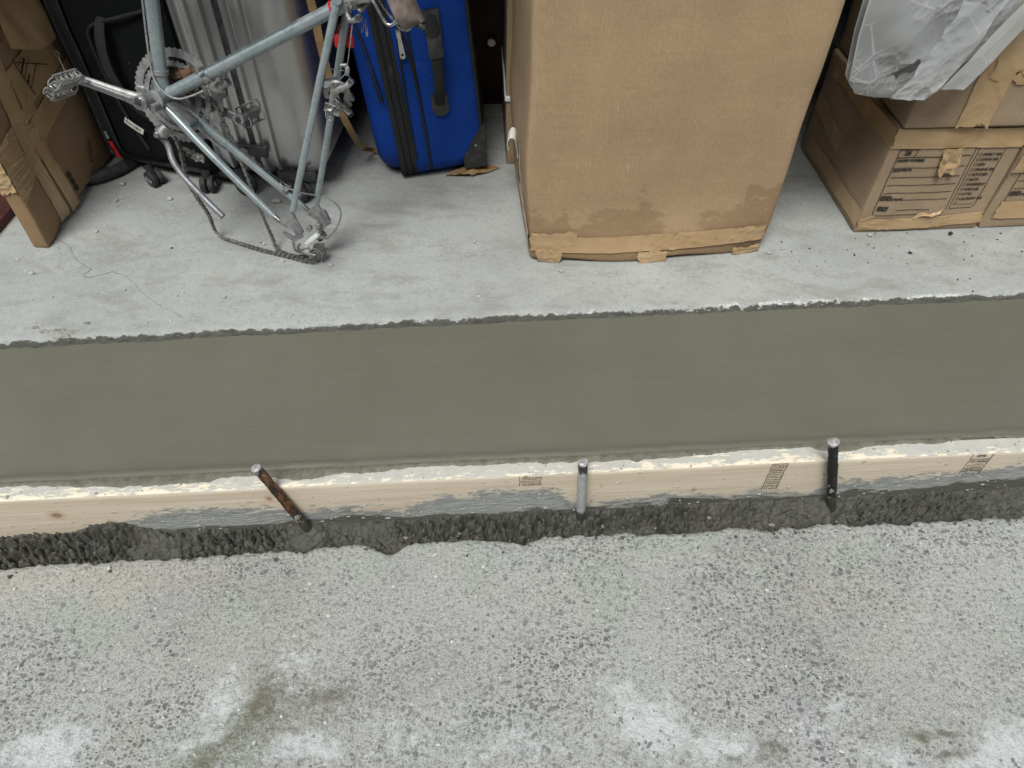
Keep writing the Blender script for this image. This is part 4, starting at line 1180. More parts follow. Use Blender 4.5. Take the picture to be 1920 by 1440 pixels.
# tape round the narrow front edge
def ledge(s, t):
    a = s
    x = -LT * a + 0.001; z = 0.165 + 0.09 * t - 0.015 * a + (fbm(s * 5, t * 0, 2, 441) - .5) * 0.01
    return x, -0.002 - 0.004 * np.clip(0.2 - np.abs(fbm(z * 90, s * 4, 3, 442) - .5), 0, 1) * 4, z
sheet('packing_tape', ledge, 14, 40, M['tape'], lb)
# printing on its broad face: dots, size code, remains of a form
def fput(name, V2, F, rot=0.0, c=(0, 0)):
    o = []
    for a, b in V2:
        y = c[0] + a * math.cos(rot) - b * math.sin(rot); z = c[1] + a * math.sin(rot) + b * math.cos(rot)
        o.append((float(lbx(np.array([y]), np.array([z]))[0]) + 0.0042, y, z))
    return obj(name, o, F, M['ink'], lb)
for yy, zz in ((0.189, 0.086), (0.191, 0.066), (0.193, 0.047)):
    fput('printed_dot', [(0.0085 * math.cos(k * math.pi / 8), 0.0085 * math.sin(k * math.pi / 8)) for k in range(16)], [list(range(16))], 0, (yy, zz))
Vt, Ft = text('57X30', 0.020, 0.0003); fput('printed_code', [(v[0], v[1]) for v in Vt], Ft, R(62), (0.305, 0.052))
for a, b, w in (((0.19, 0.375), (0.21, 0.29), .0025), ((0.19, 0.375), (0.31, 0.315), .002), ((0.198, 0.362), (0.225, 0.372), .002), ((0.20, 0.345), (0.235, 0.364), .006), ((0.202, 0.33), (0.25, 0.357), .002), ((0.205, 0.318), (0.228, 0.330), .005), ((0.207, 0.305), (0.27, 0.335), .002)):
    V2, F2 = stroke(a, b, w); fput('printed_line', [(v[0], v[1]) for v in V2], F2)

# --- dark red plank at the far left
pl = thing('wooden_plank', 'dark red brown board lying on the floor at the left edge', 'plank', (-1.42, 1.52, S), (0, 0, R(-3)))
V, F = bbox((0.06, 0.12, 0.012), (0.14, 0.30, 0.024), 0.003)
obj('board', V, F, plain('red_brown_board', (0.07, 0.018, 0.016), 0.6, var=0.3, vs_=25, bump=0.2), pl, 40)
# --- ring on the floor beside it
V = []; F = []
ty = thing('rubber_ring', 'flat black rubber ring lying on the floor behind the flat taped box', 'ring', (-1.190, 1.885, S), (0, 0, 0))
RT, nt = 0.140, 60
prof_t = [(0.0, 0.0), (0.020, 0.001), (0.030, 0.012), (0.028, 0.026), (0.016, 0.034), (0.002, 0.028), (0.006, 0.016)]
for k in range(nt):
    a = 2 * math.pi * k / nt
    for (rr, zz) in prof_t: V.append(((RT - 0.015 + rr) * math.cos(a), (RT - 0.015 + rr) * math.sin(a) * 1.15, zz))
m_ = len(prof_t)
for k in range(nt):
    k2 = (k + 1) % nt
    for q in range(m_):
        q2 = (q + 1) % m_
        F.append([k * m_ + q, k2 * m_ + q, k2 * m_ + q2, k * m_ + q2])
obj('casing', V, F, M['rubber'], ty, 60)
# --- strip of brown tape hanging between the suitcases
P = catmull([(-0.475, 1.72, 0.80), (-0.455, 1.72, 0.66), (-0.450, 1.72, 0.55), (-0.440, 1.73, 0.43), (-0.425, 1.76, 0.33), (-0.420, 1.84, 0.235), (-0.405, 1.90, 0.190), (-0.375, 1.905, 0.180), (-0.33, 1.885, 0.1785)], 40)
V, F = ribbon(P, [(1, -0.15, 0.05 * math.sin(k * .4)) if k < 26 else (0.5, 0.9, 0.1) for k in range(41)], 0.020, 0.0012)
st_ = obj('brown_paper_strip', V, F, M['strip'], None, 60)
tag(st_, 'brown paper tape strip hanging between silver and blue suitcases down to the floor', 'tape strip')

# ------------------------------------------------------------------ plastic bag
bag = thing('plastic_bag', 'crumpled clear plastic bag draped over the upper moving box', 'bag', (0.838, 1.50, 0.562))
zl = [0.530, 0.538, 0.566, 0.66, 0.74, 0.86]; xl = [0.760, 0.717, 0.695, 0.682, 0.678, 0.74]
zr = [0.530, 0.545, 0.585, 0.626, 0.713, 0.744, 0.86]; xr = [0.790, 0.845, 0.895, 0.935, 0.982, 0.995, 1.05]
def crinkle(x, z, seed, f=1.0):
    """straight-edged facets: distance to scattered cell points, creases where two cells meet"""
    u = (x * 0.75 + z * 0.66); v = (-x * 0.66 + z * 0.75)
    a1, a2 = worley(u * 9 * f, v * 17 * f, seed); b1, b2 = worley(u * 23 * f + 3, v * 34 * f, seed + 3); c1, c2 = worley(u * 60 * f, v * 70 * f + 7, seed + 5)
    k = sst(0.42, 0.62, fbm(x * 9 + 3, z * 9, 2, seed + 9))
    e1 = np.exp(-(a2 - a1) / 0.03) * sst(0.38, 0.62, fbm(x * 14, z * 14, 2, seed + 12)); e2 = np.exp(-(b2 - b1) / 0.05) * (0.15 + 0.85 * k); e3 = np.exp(-(c2 - c1) / 0.08) * k * 0.8
    return a1, b1 * (0.35 + 0.65 * k), c1 * k, np.maximum(np.maximum(e1, e2), e3)
def bag_layer(y0, bulge, seed, am):
    def fn(s, t):
        z = 0.530 + 0.33 * t
        a = np.interp(z, zl, xl); b = np.interp(z, zr, xr)
        x = a + (b - a) * s
        q, q2, q3, ec = crinkle(x, z, seed)
        e = np.sin(np.pi * np.clip(s, 0.001, .999)) ** 0.6 * np.clip(t * 5, 0, 1) ** 0.6
        y = y0 - bulge * e - e * (0.010 * np.sin(x * 34 + z * 26 + 3 * fbm(x * 6, z * 6, 2, seed + 30)) + am * 0.45 * q + am * 0.32 * q2 + am * 0.2 * q3) + 0.10 * sst(0.74, 0.86, z)
        ed = np.exp(-np.minimum(s, 1 - s) / 0.012) + np.exp(-t / 0.02)
        c = np.maximum(ec, np.clip(ed, 0, 1))
        return x - 0.84, y - 1.50, z - 0.53, c
    return fn
def film(fn, nx, ny, name, hole=None):
    s_, t_ = np.meshgrid(np.linspace(0, 1, nx), np.linspace(0, 1, ny))
    X, Y, Z, C = fn(s_, t_)
    V, F = grid(X, Y, Z)
    if hole: F = [f for f in F if not hole(*np.mean(V[f], 0))]
    return obj(name, V, F, M['film'], bag, 50, dict(crease=C))
def hole(x, y, z):
    x += 0.84; z += 0.53
    n_ = mnoise.noise(Vector((x * 90, z * 90, 3))) * 0.006
    return abs((x - 0.795) * 0.8 + (z - 0.600) * -0.6) < 0.009 + n_ and abs((x - 0.795) * 0.6 + (z - 0.600) * 0.8) < 0.026 + n_ or math.hypot(x - 0.835, (z - 0.578) * 0.6) < 0.006 + n_ * .5
film(bag_layer(1.505, 0.014, 501, 0.016), 190, 190, 'front_film', hole)
film(bag_layer(1.532, -0.004, 521, 0.010), 80, 80, 'back_film')
def fold(s, t):                                          # folded-over flap: a second, whiter thickness
    z = 0.545 + 0.27 * t; x = 0.772 + 0.075 * s + 0.135 * t + 0.010 * np.sin(t * 7) + (fbm(t * 7, 0 * s, 3, 535) - .5) * .02 * (s < .05)
    q, q2, q3, ec = crinkle(x, z, 531, 1.3)
    return x - 0.84, 1.478 - 0.010 * q - 0.006 * q2 - 0.003 * q3 + 0.02 * t - 0.006 * s - 1.50, z - 0.53, np.maximum(ec, 0.35)
film(fold, 60, 110, 'folded_film')
def fold2(s, t):
    z = 0.565 + 0.26 * t; x = 0.872 + 0.05 * s + 0.15 * t
    q, q2, q3, ec = crinkle(x, z, 541, 1.0)
    return x - 0.84, 1.476 - 0.008 * q - 0.003 * q2 + 0.03 * t - 1.50, z - 0.53, np.maximum(ec, 0.45)
film(fold2, 40, 90, 'folded_film')

# ------------------------------------------------------------------ suitcases
def bevel_prof(x0, x1, r, rib=None, n=40, e0=True, e1=True):
    P = []
    for k in range(n + 1):
        x = x0 + (x1 - x0) * k / n
        off = 0.0
        if e0 and x - x0 < r: q = (r - (x - x0)) / r; off = r * (1 - math.sqrt(max(0, 1 - q * q)))
        if e1 and x1 - x < r: q = (r - (x1 - x)) / r; off = max(off, r * (1 - math.sqrt(max(0, 1 - q * q))))
        if rib: off += rib(x)
        P.append((x, min(off, r + 0.004)))
    return P
def wheel_set(parent, spots, r=0.024, spokes=True):
    for (x, y, yaw) in spots:
        w = thing('caster_wheel', None, None, (x, y, r), (0, 0, yaw)); w.parent = parent
        w_mb = MB()
        Ma = align((1, 0, 0))
        for sx in (-0.010, 0.010):
            w_mb.add(lathe([(r * .55, -0.007), (r * .95, -0.007), (r, -0.004), (r, 0.004), (r * .95, 0.007), (r * .55, 0.007)], 22, Ma, (sx, 0, 0)))
        w_mb.build('wheel_tyre', M['rubber'], w, 40)
        hub = MB().add(lathe([(r * .15, -0.0205), (r * .3, -0.0195), (r * .32, 0.0195), (r * .15, 0.0205)], 14, Ma))
        for k in range(9):
            a = 2 * math.pi * k / 9
            hub.add(tube([(sx_, math.cos(a + q * .5) * r * (.28 + .3 * q), math.sin(a + q * .5) * r * (.28 + .3 * q)) for q, sx_ in ((0, -0.0185), (.5, -0.0185), (1, -0.018))], 0.0013, 5))
        hub.build('hub', M['alloy'], w, 40)
        V, F = tube([(0, 0, 0), (0, 0.004, r * .8), (0, 0.014, r * 1.5)], [0.006, 0.010, 0.013], 10); obj('fork', V, F, M['bplastic'], w, 50)

# black fabric case
bc = thing('black_suitcase', 'black fabric suitcase with grey side handle and red zip pull', 'suitcase', (-1.041, 1.779, S), (0, 0, R(-16)))
def up(o, dz=0.035):
    o.location.z += dz; return o
V, F = loop_sweep(0.44, 0.66, 0.055, bevel_prof(-0.072, -0.052, 0.018, n=10, e1=False) + [(-0.050, 0.004)], wob=0.006, seed=3); up(obj('front_lid', V, F, M['black'], bc, 40))
V, F = loop_sweep(0.44, 0.66, 0.055, [(-0.050, 0.006), (-0.049, 0.001), (-0.040, 0.000), (-0.039, 0.003), (-0.035, 0.003), (-0.034, 0.0), (-0.020, 0.0), (-0.019, 0.005)], caps=(False, False), wob=0.006, seed=3); up(obj('zip_band', V, F, M['webbing'], bc, 40))
V, F = loop_sweep(0.44, 0.66, 0.055, bevel_prof(-0.018, 0.265, 0.012, n=24), wob=0.008, seed=3); up(obj('case_body', V, F, M['black'], bc, 40))
for xx in (-0.051, -0.017):
    V, F = loop_sweep(0.446, 0.666, 0.058, [(xx - 0.003, 0.003), (xx - 0.0015, 0.0), (xx + 0.0015, 0.0), (xx + 0.003, 0.003)], caps=(False, False), wob=0.006, seed=3)
    o = up(obj('piping', V, F, M['bplastic'], bc, 50), 0.032); o.location.y = -0.003
P = catmull([(0.262, -0.004, 0.475), (0.16, -0.008, 0.445), (0.075, -0.008, 0.418), (0.048, -0.008, 0.40), (0.040, -0.008, 0.37), (0.042, -0.008, 0.30), (0.055, -0.007, 0.20), (0.085, -0.006, 0.10)], 60)
V, F = tube(P, 0.0042, 8); obj('panel_piping', V, F, M['webbing'], bc, 60)
P = catmull([(0.090, 0.0, 0.432), (0.090, -0.018, 0.41), (0.084, -0.030, 0.36), (0.088, -0.034, 0.31), (0.100, -0.030, 0.26), (0.118, -0.018, 0.215), (0.135, -0.004, 0.185)], 40)
V, F = tube(P, [0.010] + [0.0135] * 39 + [0.010], 10, flat=0.35, up=(0, 1, 0)); obj('carry_handle', V, F, M['webbing'], bc, 60)
# curved barcode sticker
def stick(s, t):
    x = 0.040 + 0.048 * s + 0.010 * t; z = 0.168 + 0.016 * t - 0.026 * s + 0.006 * np.sin(s * 3.1)
    return x, -0.006 - 0.006 * np.sin(s * 3.1) - 0.004 * s, z
o = sheet('barcode_sticker', stick, 14, 5, M['paper'], bc)
mb = MB()
for k in range(15):
    s0 = 0.12 + k * 0.052; w = random.choice((0.012, 0.02, 0.03))
    s_ = np.array([[s0, s0 + w]] * 2); t_ = np.array([[0.30, 0.30], [0.72, 0.72]])
    X, Y, Z = stick(s_, t_); V, F = grid(X, Y - 0.0008, Z); mb.add((V, F))
mb.build('barcode', M['ink'], o, None)
zp = MB().add(tube([(-0.036, -0.006, 0.130), (-0.030, -0.010, 0.112)], 0.004, 8)); o = zp.build('zip_slider', M['pull'], bc)
V, F = bbox((-0.022, -0.012, 0.082), (0.011, 0.003, 0.048), 0.0012, Matrix.Rotation(R(-12), 3, 'Y')); obj('red_pull_tab', V, F, M['red'], bc, 40)
V, F = tube([Vector((-0.075 + 0.006 * math.cos(a), -0.010, 0.330 + 0.008 * math.sin(a))) for a in np.linspace(0, 2 * math.pi, 15)[:-1]], 0.0014, 6, closed=True); obj('pull_ring', V, F, M['pull'], bc, 60)
V, F = tube([(-0.074, -0.010, 0.322), (-0.072, -0.012, 0.285)], 0.0014, 6); obj('pull_cord', V, F, M['pull'], bc, 60)
wheel_set(bc, [(0.080, -0.020, R(70)), (0.235, -0.005, R(20))], 0.022)
V, F = bbox((0.115, 0.20, 0.040), (0.34, 0.36, 0.02), 0.006); obj('base_plate', V, F, M['bplastic'], bc, 40)
# crumpled cord under the chainrings is a dry leaf scrap: built with the bicycle debris

# silver ribbed case
sc_ = thing('silver_suitcase', 'silver hard shell suitcase with vertical ribs and black centre seam', 'suitcase', (-0.775, 1.690, S), (0, 0, R(-4)))
def rib(x):
    o = 0.0
    for a, b in ((0.018, 0.034), (0.052, 0.068), (0.086, 0.100), (0.142, 0.158), (0.176, 0.192)):
        o += 0.012 * float(sst(a - 0.004, a, x) * sst(b + 0.004, b, x))
    return o
V, F = loop_sweep(0.42, 0.70, 0.085, bevel_prof(0.0, 0.112, 0.03, rib, 90, e1=False) + [(0.113, 0.006)]); up(obj('left_shell', V, F, M['silver'], sc_, 60), 0.042)
V, F = loop_sweep(0.42, 0.70, 0.085, [(0.112, 0.006), (0.113, 0.004), (0.127, 0.004), (0.128, 0.006)], caps=(False, False)); up(obj('seam_gasket', V, F, M['rubber'], sc_, 60), 0.042)
V, F = loop_sweep(0.42, 0.70, 0.085, [(0.127, 0.006)] + bevel_prof(0.128, 0.290, 0.075, rib, 100, e0=False)); up(obj('right_shell', V, F, M['silver'], sc_, 60), 0.042)
V, F = bbox((0.108, -0.004, 0.142), (0.092, 0.012, 0.030), 0.002, Matrix.Rotation(R(3), 3, 'Y')); lt = obj('seam_latch', V, F, M['bplastic'], sc_, 40)
V, F = lathe([(0.006, 0), (0.007, 0.004), (0.003, 0.006)], 10, align((0, -1, 0)), (0.100, -0.010, 0.143)); obj('latch_button', V, F, M['alloy'], lt, 40)
mb = MB().add(tube([(0.096, -0.013, 0.135), (0.106, -0.016, 0.147), (0.098, -0.015, 0.155), (0.090, -0.013, 0.146)], 0.0025, 6)); mb.build('latch_clip', M['alloy'], lt, 50)
V, F = bbox((0.215, -0.001, 0.072), (0.105, 0.012, 0.032), 0.008); obj('corner_bumper', V, F, M['bplastic'], sc_, 40)
wheel_set(sc_, [(0.060, 0.018, R(60)), (0.215, 0.0, R(65)), (0.232, 0.10, R(20))], 0.028)

# blue fabric case
bl_ = thing('blue_suitcase', 'royal blue fabric suitcase with black zip bands and side handle', 'suitcase', (-0.290, 1.762, S + 0.004), (0, R(-4.8), R(14)))
Dp, Hh = 0.46, 0.68
V, F = loop_sweep(Dp, Hh, 0.11, bevel_prof(-0.064, -0.012, 0.050, n=22, e1=False), wob=0.006, seed=5); obj('front_lid', V, F, M['blue'], bl_, 50)
V, F = loop_sweep(Dp, Hh, 0.05, [(-0.013, 0.004), (-0.012, -0.001), (0.000, -0.002), (0.002, 0.002), (0.005, 0.002), (0.007, -0.001), (0.017, -0.001), (0.019, 0.003), (0.021, 0.003), (0.023, 0.0), (0.030, 0.0), (0.031, 0.005)], caps=(False, False), wob=0.004, seed=5); obj('zip_band', V, F, M['webbing'], bl_, 40)
V, F = loop_sweep(Dp, Hh, 0.05, [(0.029, 0.006), (0.031, 0.001), (0.05, -0.001), (0.066, 0.001), (0.068, 0.006)], wob=0.004, seed=5); obj('expansion_panel', V, F, M['blue'], bl_, 50)
V, F = loop_sweep(Dp, Hh, 0.05, [(0.065, 0.003), (0.066, -0.001), (0.072, -0.001), (0.074, 0.003)], caps=(False, False), wob=0.004, seed=5); obj('piping', V, F, M['webbing'], bl_, 50)
V, F = loop_sweep(Dp, Hh, 0.05, [(0.072, 0.005), (0.074, 0.0), (0.10, -0.002), (0.14, -0.003), (0.18, -0.002), (0.208, 0.0), (0.214, 0.003), (0.217, 0.008)], wob=0.007, seed=5); obj('case_body', V, F, M['blue'], bl_, 50)
V, F = loop_sweep(Dp, Hh, 0.05, [(0.211, 0.004), (0.214, -0.001), (0.219, -0.001), (0.222, 0.004)], wob=0.004, seed=5); obj('piping', V, F, M['webbing'], bl_, 50)
V, F = loop_sweep(Dp - 0.01, Hh - 0.01, 0.05, [(0.221, 0.004), (0.226, 0.006), (0.232, 0.03)]); o = obj('back_panel', V, F, M['black'], bl_, 50); o.location = (0, 0.005, 0.005)
# moulded corner guard
poly = [(0.158, 0.012), (0.164, 0.004), (0.222, 0.002), (0.226, 0.125), (0.214, 0.118), (0.160, 0.040)]
Mx = Matrix(((1, 0, 0, 0), (0, 0, 1, -0.004), (0, 1, 0, 0), (0, 0, 0, 1)))
V, F = prism(poly, Mx, 0.06); gd = obj('corner_guard', V, F, M['bplastic'], bl_, 30)
V, F = lathe([(0.003, 0), (0.003, 0.002), (0.001, 0.003)], 8, align((0, -1, 0)), (0.196, -0.004, 0.070)); obj('rivet', V, F, M['pull'], gd)
V, F = bbox((0.20, 0.05, 0.010), (0.05, 0.08, 0.028), 0.008); obj('wheel_housing', V, F, M['bplastic'], bl_, 40)
# handle: two pads, strap, sleeve
Mx2 = Matrix(((1, 0, 0, 0), (0, 0, 1, -0.010), (0, 1, 0, 0), (0, 0, 0, 1)))
pad = [(0.118 + 0.021 * math.cos(a), 0.190 + 0.016 * math.sin(a)) for a in np.linspace(-math.pi, 0, 12)] + [(0.139, 0.232), (0.097, 0.232)]
V, F = prism(pad, Mx2, 0.010); lo = obj('handle_mount', V, F, M['bplastic'], bl_, 40)
V, F = lathe([(0.004, 0), (0.0035, 0.002), (0.001, 0.003)], 10, align((0, -1, 0)), (0.118, -0.010, 0.212)); obj('rivet', V, F, M['pull'], lo)
V, F = bbox((0.128, -0.006, 0.405), (0.041, 0.012, 0.062), 0.003); hi = obj('handle_mount', V, F, M['bplastic'], bl_, 40)
V, F = lathe([(0.006, 0), (0.005, 0.002), (0.001, 0.003)], 12, align((0, -1, 0)), (0.130, -0.012, 0.392)); obj('rivet', V, F, M['pull'], hi)
P = catmull([(0.128, -0.010, 0.425), (0.126, -0.018, 0.385), (0.124, -0.034, 0.345), (0.122, -0.036, 0.30), (0.120, -0.030, 0.255), (0.118, -0.016, 0.225), (0.118, -0.008, 0.205)], 36)
V, F = tube(P, 0.0135, 10, flat=0.28, up=(0, 1, 0)); obj('carry_handle', V, F, M['webbing'], bl_, 60)
P = catmull([(0.127, -0.016, 0.378), (0.1255, -0.029, 0.360), (0.1245, -0.037, 0.335)], 10)
V, F = tube(P, 0.0185, 10, flat=0.32, up=(0, 1, 0)); obj('handle_sleeve', V, F, M['rubber'], bl_, 60)
# zips on lid and body
P = catmull([(-0.050, 0.022, 0.47), (-0.046, 0.016, 0.43), (-0.036, 0.006, 0.375), (-0.028, 0.000, 0.30), (-0.023, -0.003, 0.235)], 30)
V, F = tube(P, 0.0055, 8, flat=0.5); obj('pocket_zip', V, F, M['webbing'], bl_, 60)
V, F = tube([p + Vector((-0.008, 0.003, 0)) for p in P], 0.0016, 6); obj('pocket_seam', V, F, M['bplastic'], bl_, 60)
zs = MB().add(bbox((0.047, -0.010, 0.395), (0.012, 0.010, 0.020), 0.003)); zsl = zs.build('zip_slider', M['pull'], bl_)
Vp = []; 
Mx3 = Matrix(((1, 0, 0, 0.047), (0, 0, 1, -0.014), (0, 1, 0, 0), (0, 0, 0, 1)))
outer = [(-0.004, 0.392), (-0.0065, 0.345)] + [(0.0065 * math.cos(a), 0.343 + 0.0065 * math.sin(a)) for a in np.linspace(-math.pi, 0, 8)] + [(0.0065, 0.345), (0.004, 0.392)]
V, F = prism(outer, Mx3, 0.0025); zpull = obj('zip_pull', V, F, M['pull'], zsl, 40)
V, F = lathe([(0.0034, 0), (0.0034, 0.0006)], 12, align((0, -1, 0)), (0.047, -0.0145, 0.347)); obj('pull_hole', V, F, M['rubber'], zpull)
# split pocket zip on the body
P = catmull([(0.047, -0.004, 0.41), (0.040, -0.004, 0.33), (0.034, -0.004, 0.20), (0.033, -0.004, 0.06)], 20); V, F = tube(P, 0.0032, 6); obj('body_zip', V, F, M['webbing'], bl_, 60)
P = catmull([(0.049, -0.004, 0.42), (0.060, -0.004, 0.36), (0.068, -0.004, 0.25), (0.070, -0.004, 0.10)], 20); V, F = tube(P, 0.0032, 6); obj('body_zip', V, F, M['webbing'], bl_, 60)
# crushed brown paper under its corner
def crush(s, t):
    x = -0.19 + 0.15 * s; y = 1.795 + 0.04 * s + 0.05 * (t - .5) * np.sin(np.pi * np.clip(s, .05, 1)); z = S + 0.001 + 0.022 * fbm(s * 6, t * 5, 3, 601) * np.sin(np.pi * s) ** .6
    return x, y, z
cp = sheet('crushed_paper', crush, 30, 12, M['strip'], None)
tag(cp, 'crushed brown paper scrap under the corner of the blue suitcase', 'paper scrap')

# ------------------------------------------------------------------ bicycle frame (local x along the frame, y away from the viewer = drive side, z up in its plane)
bk = thing('bicycle', 'pale blue grey bicycle frame without wheels propped against the suitcases', 'bicycle', (-0.7429, 1.4873, 0.5532), (R(-15), 0, R(-7)))
def T(name, P, r, mat='paint', seg=14, n=0, parent=bk, **k):
    if n: P = catmull(P, n)
    if hasattr(r, '__len__') and len(r) == 2: r = [r[0] + (r[1] - r[0]) * i / (len(P) - 1) for i in range(len(P))]
    V, F = tube(P, r, seg, **k)
    return obj(name, V, F, M[mat], parent, 50)
def cyl(name, c, d, r, L, mat, parent=bk, seg=18, ch=0.0008):
    V, F = lathe([(r - ch, -L / 2), (r, -L / 2 + ch), (r, L / 2 - ch), (r - ch, L / 2)], seg, align(d), c)
    return obj(name, V, F, M[mat], parent, 40)
Yv = (0, 1, 0)
ST = Vector((0.412, 0, 0.200)); DT = Vector((0.058, 0, 0.585))
cyl('bottom_bracket', (0, 0, 0), Yv, 0.0195, 0.068, 'paint')
sd = ST.normalized()
st = T('seat_tube', [(0, 0, 0), tuple(ST + sd * 0.018)], 0.0132, seg=18)
T('lug', [tuple(ST - sd * 0.035), tuple(ST + sd * 0.02)], 0.0147, parent=st)
V, F = tube([tuple(sd * 0.012), tuple(sd * 0.030)], [0.0158, 0.0140], 18); obj('lug', V, F, M['paint'], st, 50)
for q, dz in ((0, 0.0), (1, 0.006)):                # lining on the seat tube
    a0 = R(118 + q * 16)
    nv = Vector((-sd.z, 0, sd.x)) * math.sin(a0) * 1 + Vector((0, 1, 0)) * math.cos(a0)
    T('pin_stripe', [tuple(sd * 0.10 + nv * 0.0132), tuple(sd * 0.355 + nv * 0.0132)], 0.0006, 'ink', 5, parent=st)
dtb = T('down_tube', [(0, 0, 0), tuple(DT)], 0.0140, seg=18)
dd_ = DT.normalized()
V, F = tube([tuple(dd_ * 0.012), tuple(dd_ * 0.034)], [0.0164, 0.0148], 18); obj('lug', V, F, M['paint'], dtb, 50)
T('top_tube', [tuple(ST), (0.150, 0, 0.628)], 0.0127, seg=16)
T('head_tube', [(0.045, 0, 0.568), (0.170, 0, 0.640)], 0.0175, seg=18)
for s_ in (-1, 1): T('fork_blade', [(0.045, 0.01 * s_, 0.568), (0.0, 0.045 * s_, 0.545), (-0.16, 0.05 * s_, 0.47), (-0.30, 0.05 * s_, 0.43)], (0.0125, 0.007), n=14, seg=12)
# stays
def stay(name, P, r0, r1, frac):
    A = [Vector(p) for p in P]
    full = catmull(A, 24); c = int(24 * frac)
    s_ = T(name, full[:c + 1], (r0, r0 + (r1 - r0) * frac))
    T('chrome_end', full[c:], (r0 + (r1 - r0) * frac - 0.0003, r1 * 0.95), 'chrome', parent=s_)
    return s_
stay('chain_stay', [(0.010, -0.020, -0.010), (0.105, -0.040, -0.100), (0.211, -0.055, -0.199), (0.247, -0.060, -0.229)], 0.0100, 0.0066, 0.84)
stay('chain_stay', [(0.012, 0.018, -0.012), (0.115, 0.040, -0.110), (0.232, 0.055, -0.216), (0.271, 0.060, -0.253)], 0.0100, 0.0066, 0.80)
stay('seat_stay', [(0.404, -0.017, 0.212), (0.346, -0.040, 0.018), (0.288, -0.055, -0.174), (0.279, -0.060, -0.208)], 0.0083, 0.0062, 0.92)
stay('seat_stay', [(0.412, 0.017, 0.200), (0.355, 0.036, -0.002), (0.299, 0.055, -0.192), (0.289, 0.060, -0.228)], 0.0083, 0.0062, 0.90)
V, F = lathe([(0.003, -0.003), (0.010, -0.002), (0.010, 0.002), (0.004, 0.003)], 14, align(Yv), (0.404, -0.026, 0.208)); obj('stay_cap', V, F, M['paint'], bk, 40)
T('brake_bridge', [(0.369, -0.034, 0.056), (0.369, 0.034, 0.056)], 0.007)
T('stay_bridge', [(0.055, -0.028, -0.055), (0.058, 0.028, -0.055)], 0.006)
def plate(name, pts, y, th, mat, parent=bk):
    Mx = Matrix(((1, 0, 0, 0), (0, 0, 1, y), (0, 1, 0, 0), (0, 0, 0, 1)))
    V, F = prism([(p[0], p[2]) for p in pts], Mx, th)
    return obj(name, V, F, M[mat], parent, 30)
dn = plate('dropout', [(0.242, 0, -0.227), (0.271, 0, -0.210), (0.281, 0, -0.206), (0.288, 0, -0.226), (0.299, 0, -0.249), (0.293, 0, -0.262), (0.280, 0, -0.273), (0.270, 0, -0.271), (0.251, 0, -0.256), (0.254, 0, -0.252), (0.274, 0, -0.262), (0.281, 0, -0.257), (0.275, 0, -0.246), (0.250, 0, -0.236)], -0.063, 0.006, 'alloy')
V, F = bbox((0.287, -0.066, -0.246), (0.014, 0.004, 0.036), 0.002, Matrix.Rotation(R(-28), 3, 'Y')); obj('eyelet_tab', V, F, M['steel'], dn, 40)
df = plate('dropout', [(0.257, 0, -0.250), (0.281, 0, -0.236), (0.290, 0, -0.226), (0.297, 0, -0.240), (0.309, 0, -0.243), (0.318, 0, -0.266), (0.309, 0, -0.280), (0.294, 0, -0.296), (0.281, 0, -0.290), (0.286, 0, -0.268), (0.266, 0, -0.258)], 0.057, 0.006, 'alloy')
V, F = bbox((0.308, 0.054, -0.258), (0.014, 0.004, 0.036), 0.002, Matrix.Rotation(R(-28), 3, 'Y')); obj('eyelet_tab', V, F, M['steel'], df, 40)
cyl('hanger_bolt', (0.290, 0.053, -0.279), Yv, 0.0065, 0.012, 'alloy'); cyl('hanger_bolt', (0.268, 0.050, -0.286), Yv, 0.0065, 0.012, 'alloy')

# cranks, chainrings, pedals
def gear(name, R_, ri, nt, y, th, parent, mat='alloy', holes=0):
    V = []; F = []
    m = nt * 4
    for yy in (y - th / 2, y + th / 2):
        for k in range(m):
            a = 2 * math.pi * k / m
            ro = R_ - (0.0024 if k % 4 in (2, 3) else 0.0)
            V.append((ro * math.cos(a), yy, ro * math.sin(a)))
        for k in range(m):
            a = 2 * math.pi * k / m; V.append((ri * math.cos(a), yy, ri * math.sin(a)))
    for k in range(m):
        k2 = (k + 1) % m
        F += [[k, k2, m + k2, m + k], [2 * m + k2, 2 * m + k, 3 * m + k, 3 * m + k2], [k2, k, 2 * m + k, 2 * m + k2], [m + k, m + k2, 3 * m + k2, 3 * m + k]]
    return obj(name, V, F, M[mat], parent, 30)
rc = thing('crankset', None, None, (0.008, 0.0, -0.008)); rc.parent = bk
gear('chainring', 0.0985, 0.080, 52, 0.050, 0.003, rc, 'ring')
gear('chainring', 0.0745, 0.063, 42, 0.042, 0.003, rc, 'ring')
gear('chainring', 0.0570, 0.044, 30, 0.034, 0.003, rc, 'steel')
sp = MB()
for k in range(5):
    a = 2 * math.pi * k / 5 + 0.5
    sp.add(tube([(0, 0.052, 0), (0.06 * math.cos(a), 0.050, 0.06 * math.sin(a)), (0.091 * math.cos(a), 0.049, 0.091 * math.sin(a))], [0.011, 0.008, 0.006], 8, flat=0.55, up=Yv))
sp.build('spider', M['alloy'], rc, 50)
for k in range(5):
    a = 2 * math.pi * k / 5 + 0.5
    cyl('ring_bolt', (0.074 * math.cos(a), 0.045, 0.074 * math.sin(a)), Yv, 0.005, 0.014, 'alloy', rc, 10)
cyl('axle', (0, 0.0, 0.0), Yv, 0.008, 0.125, 'steel', rc)
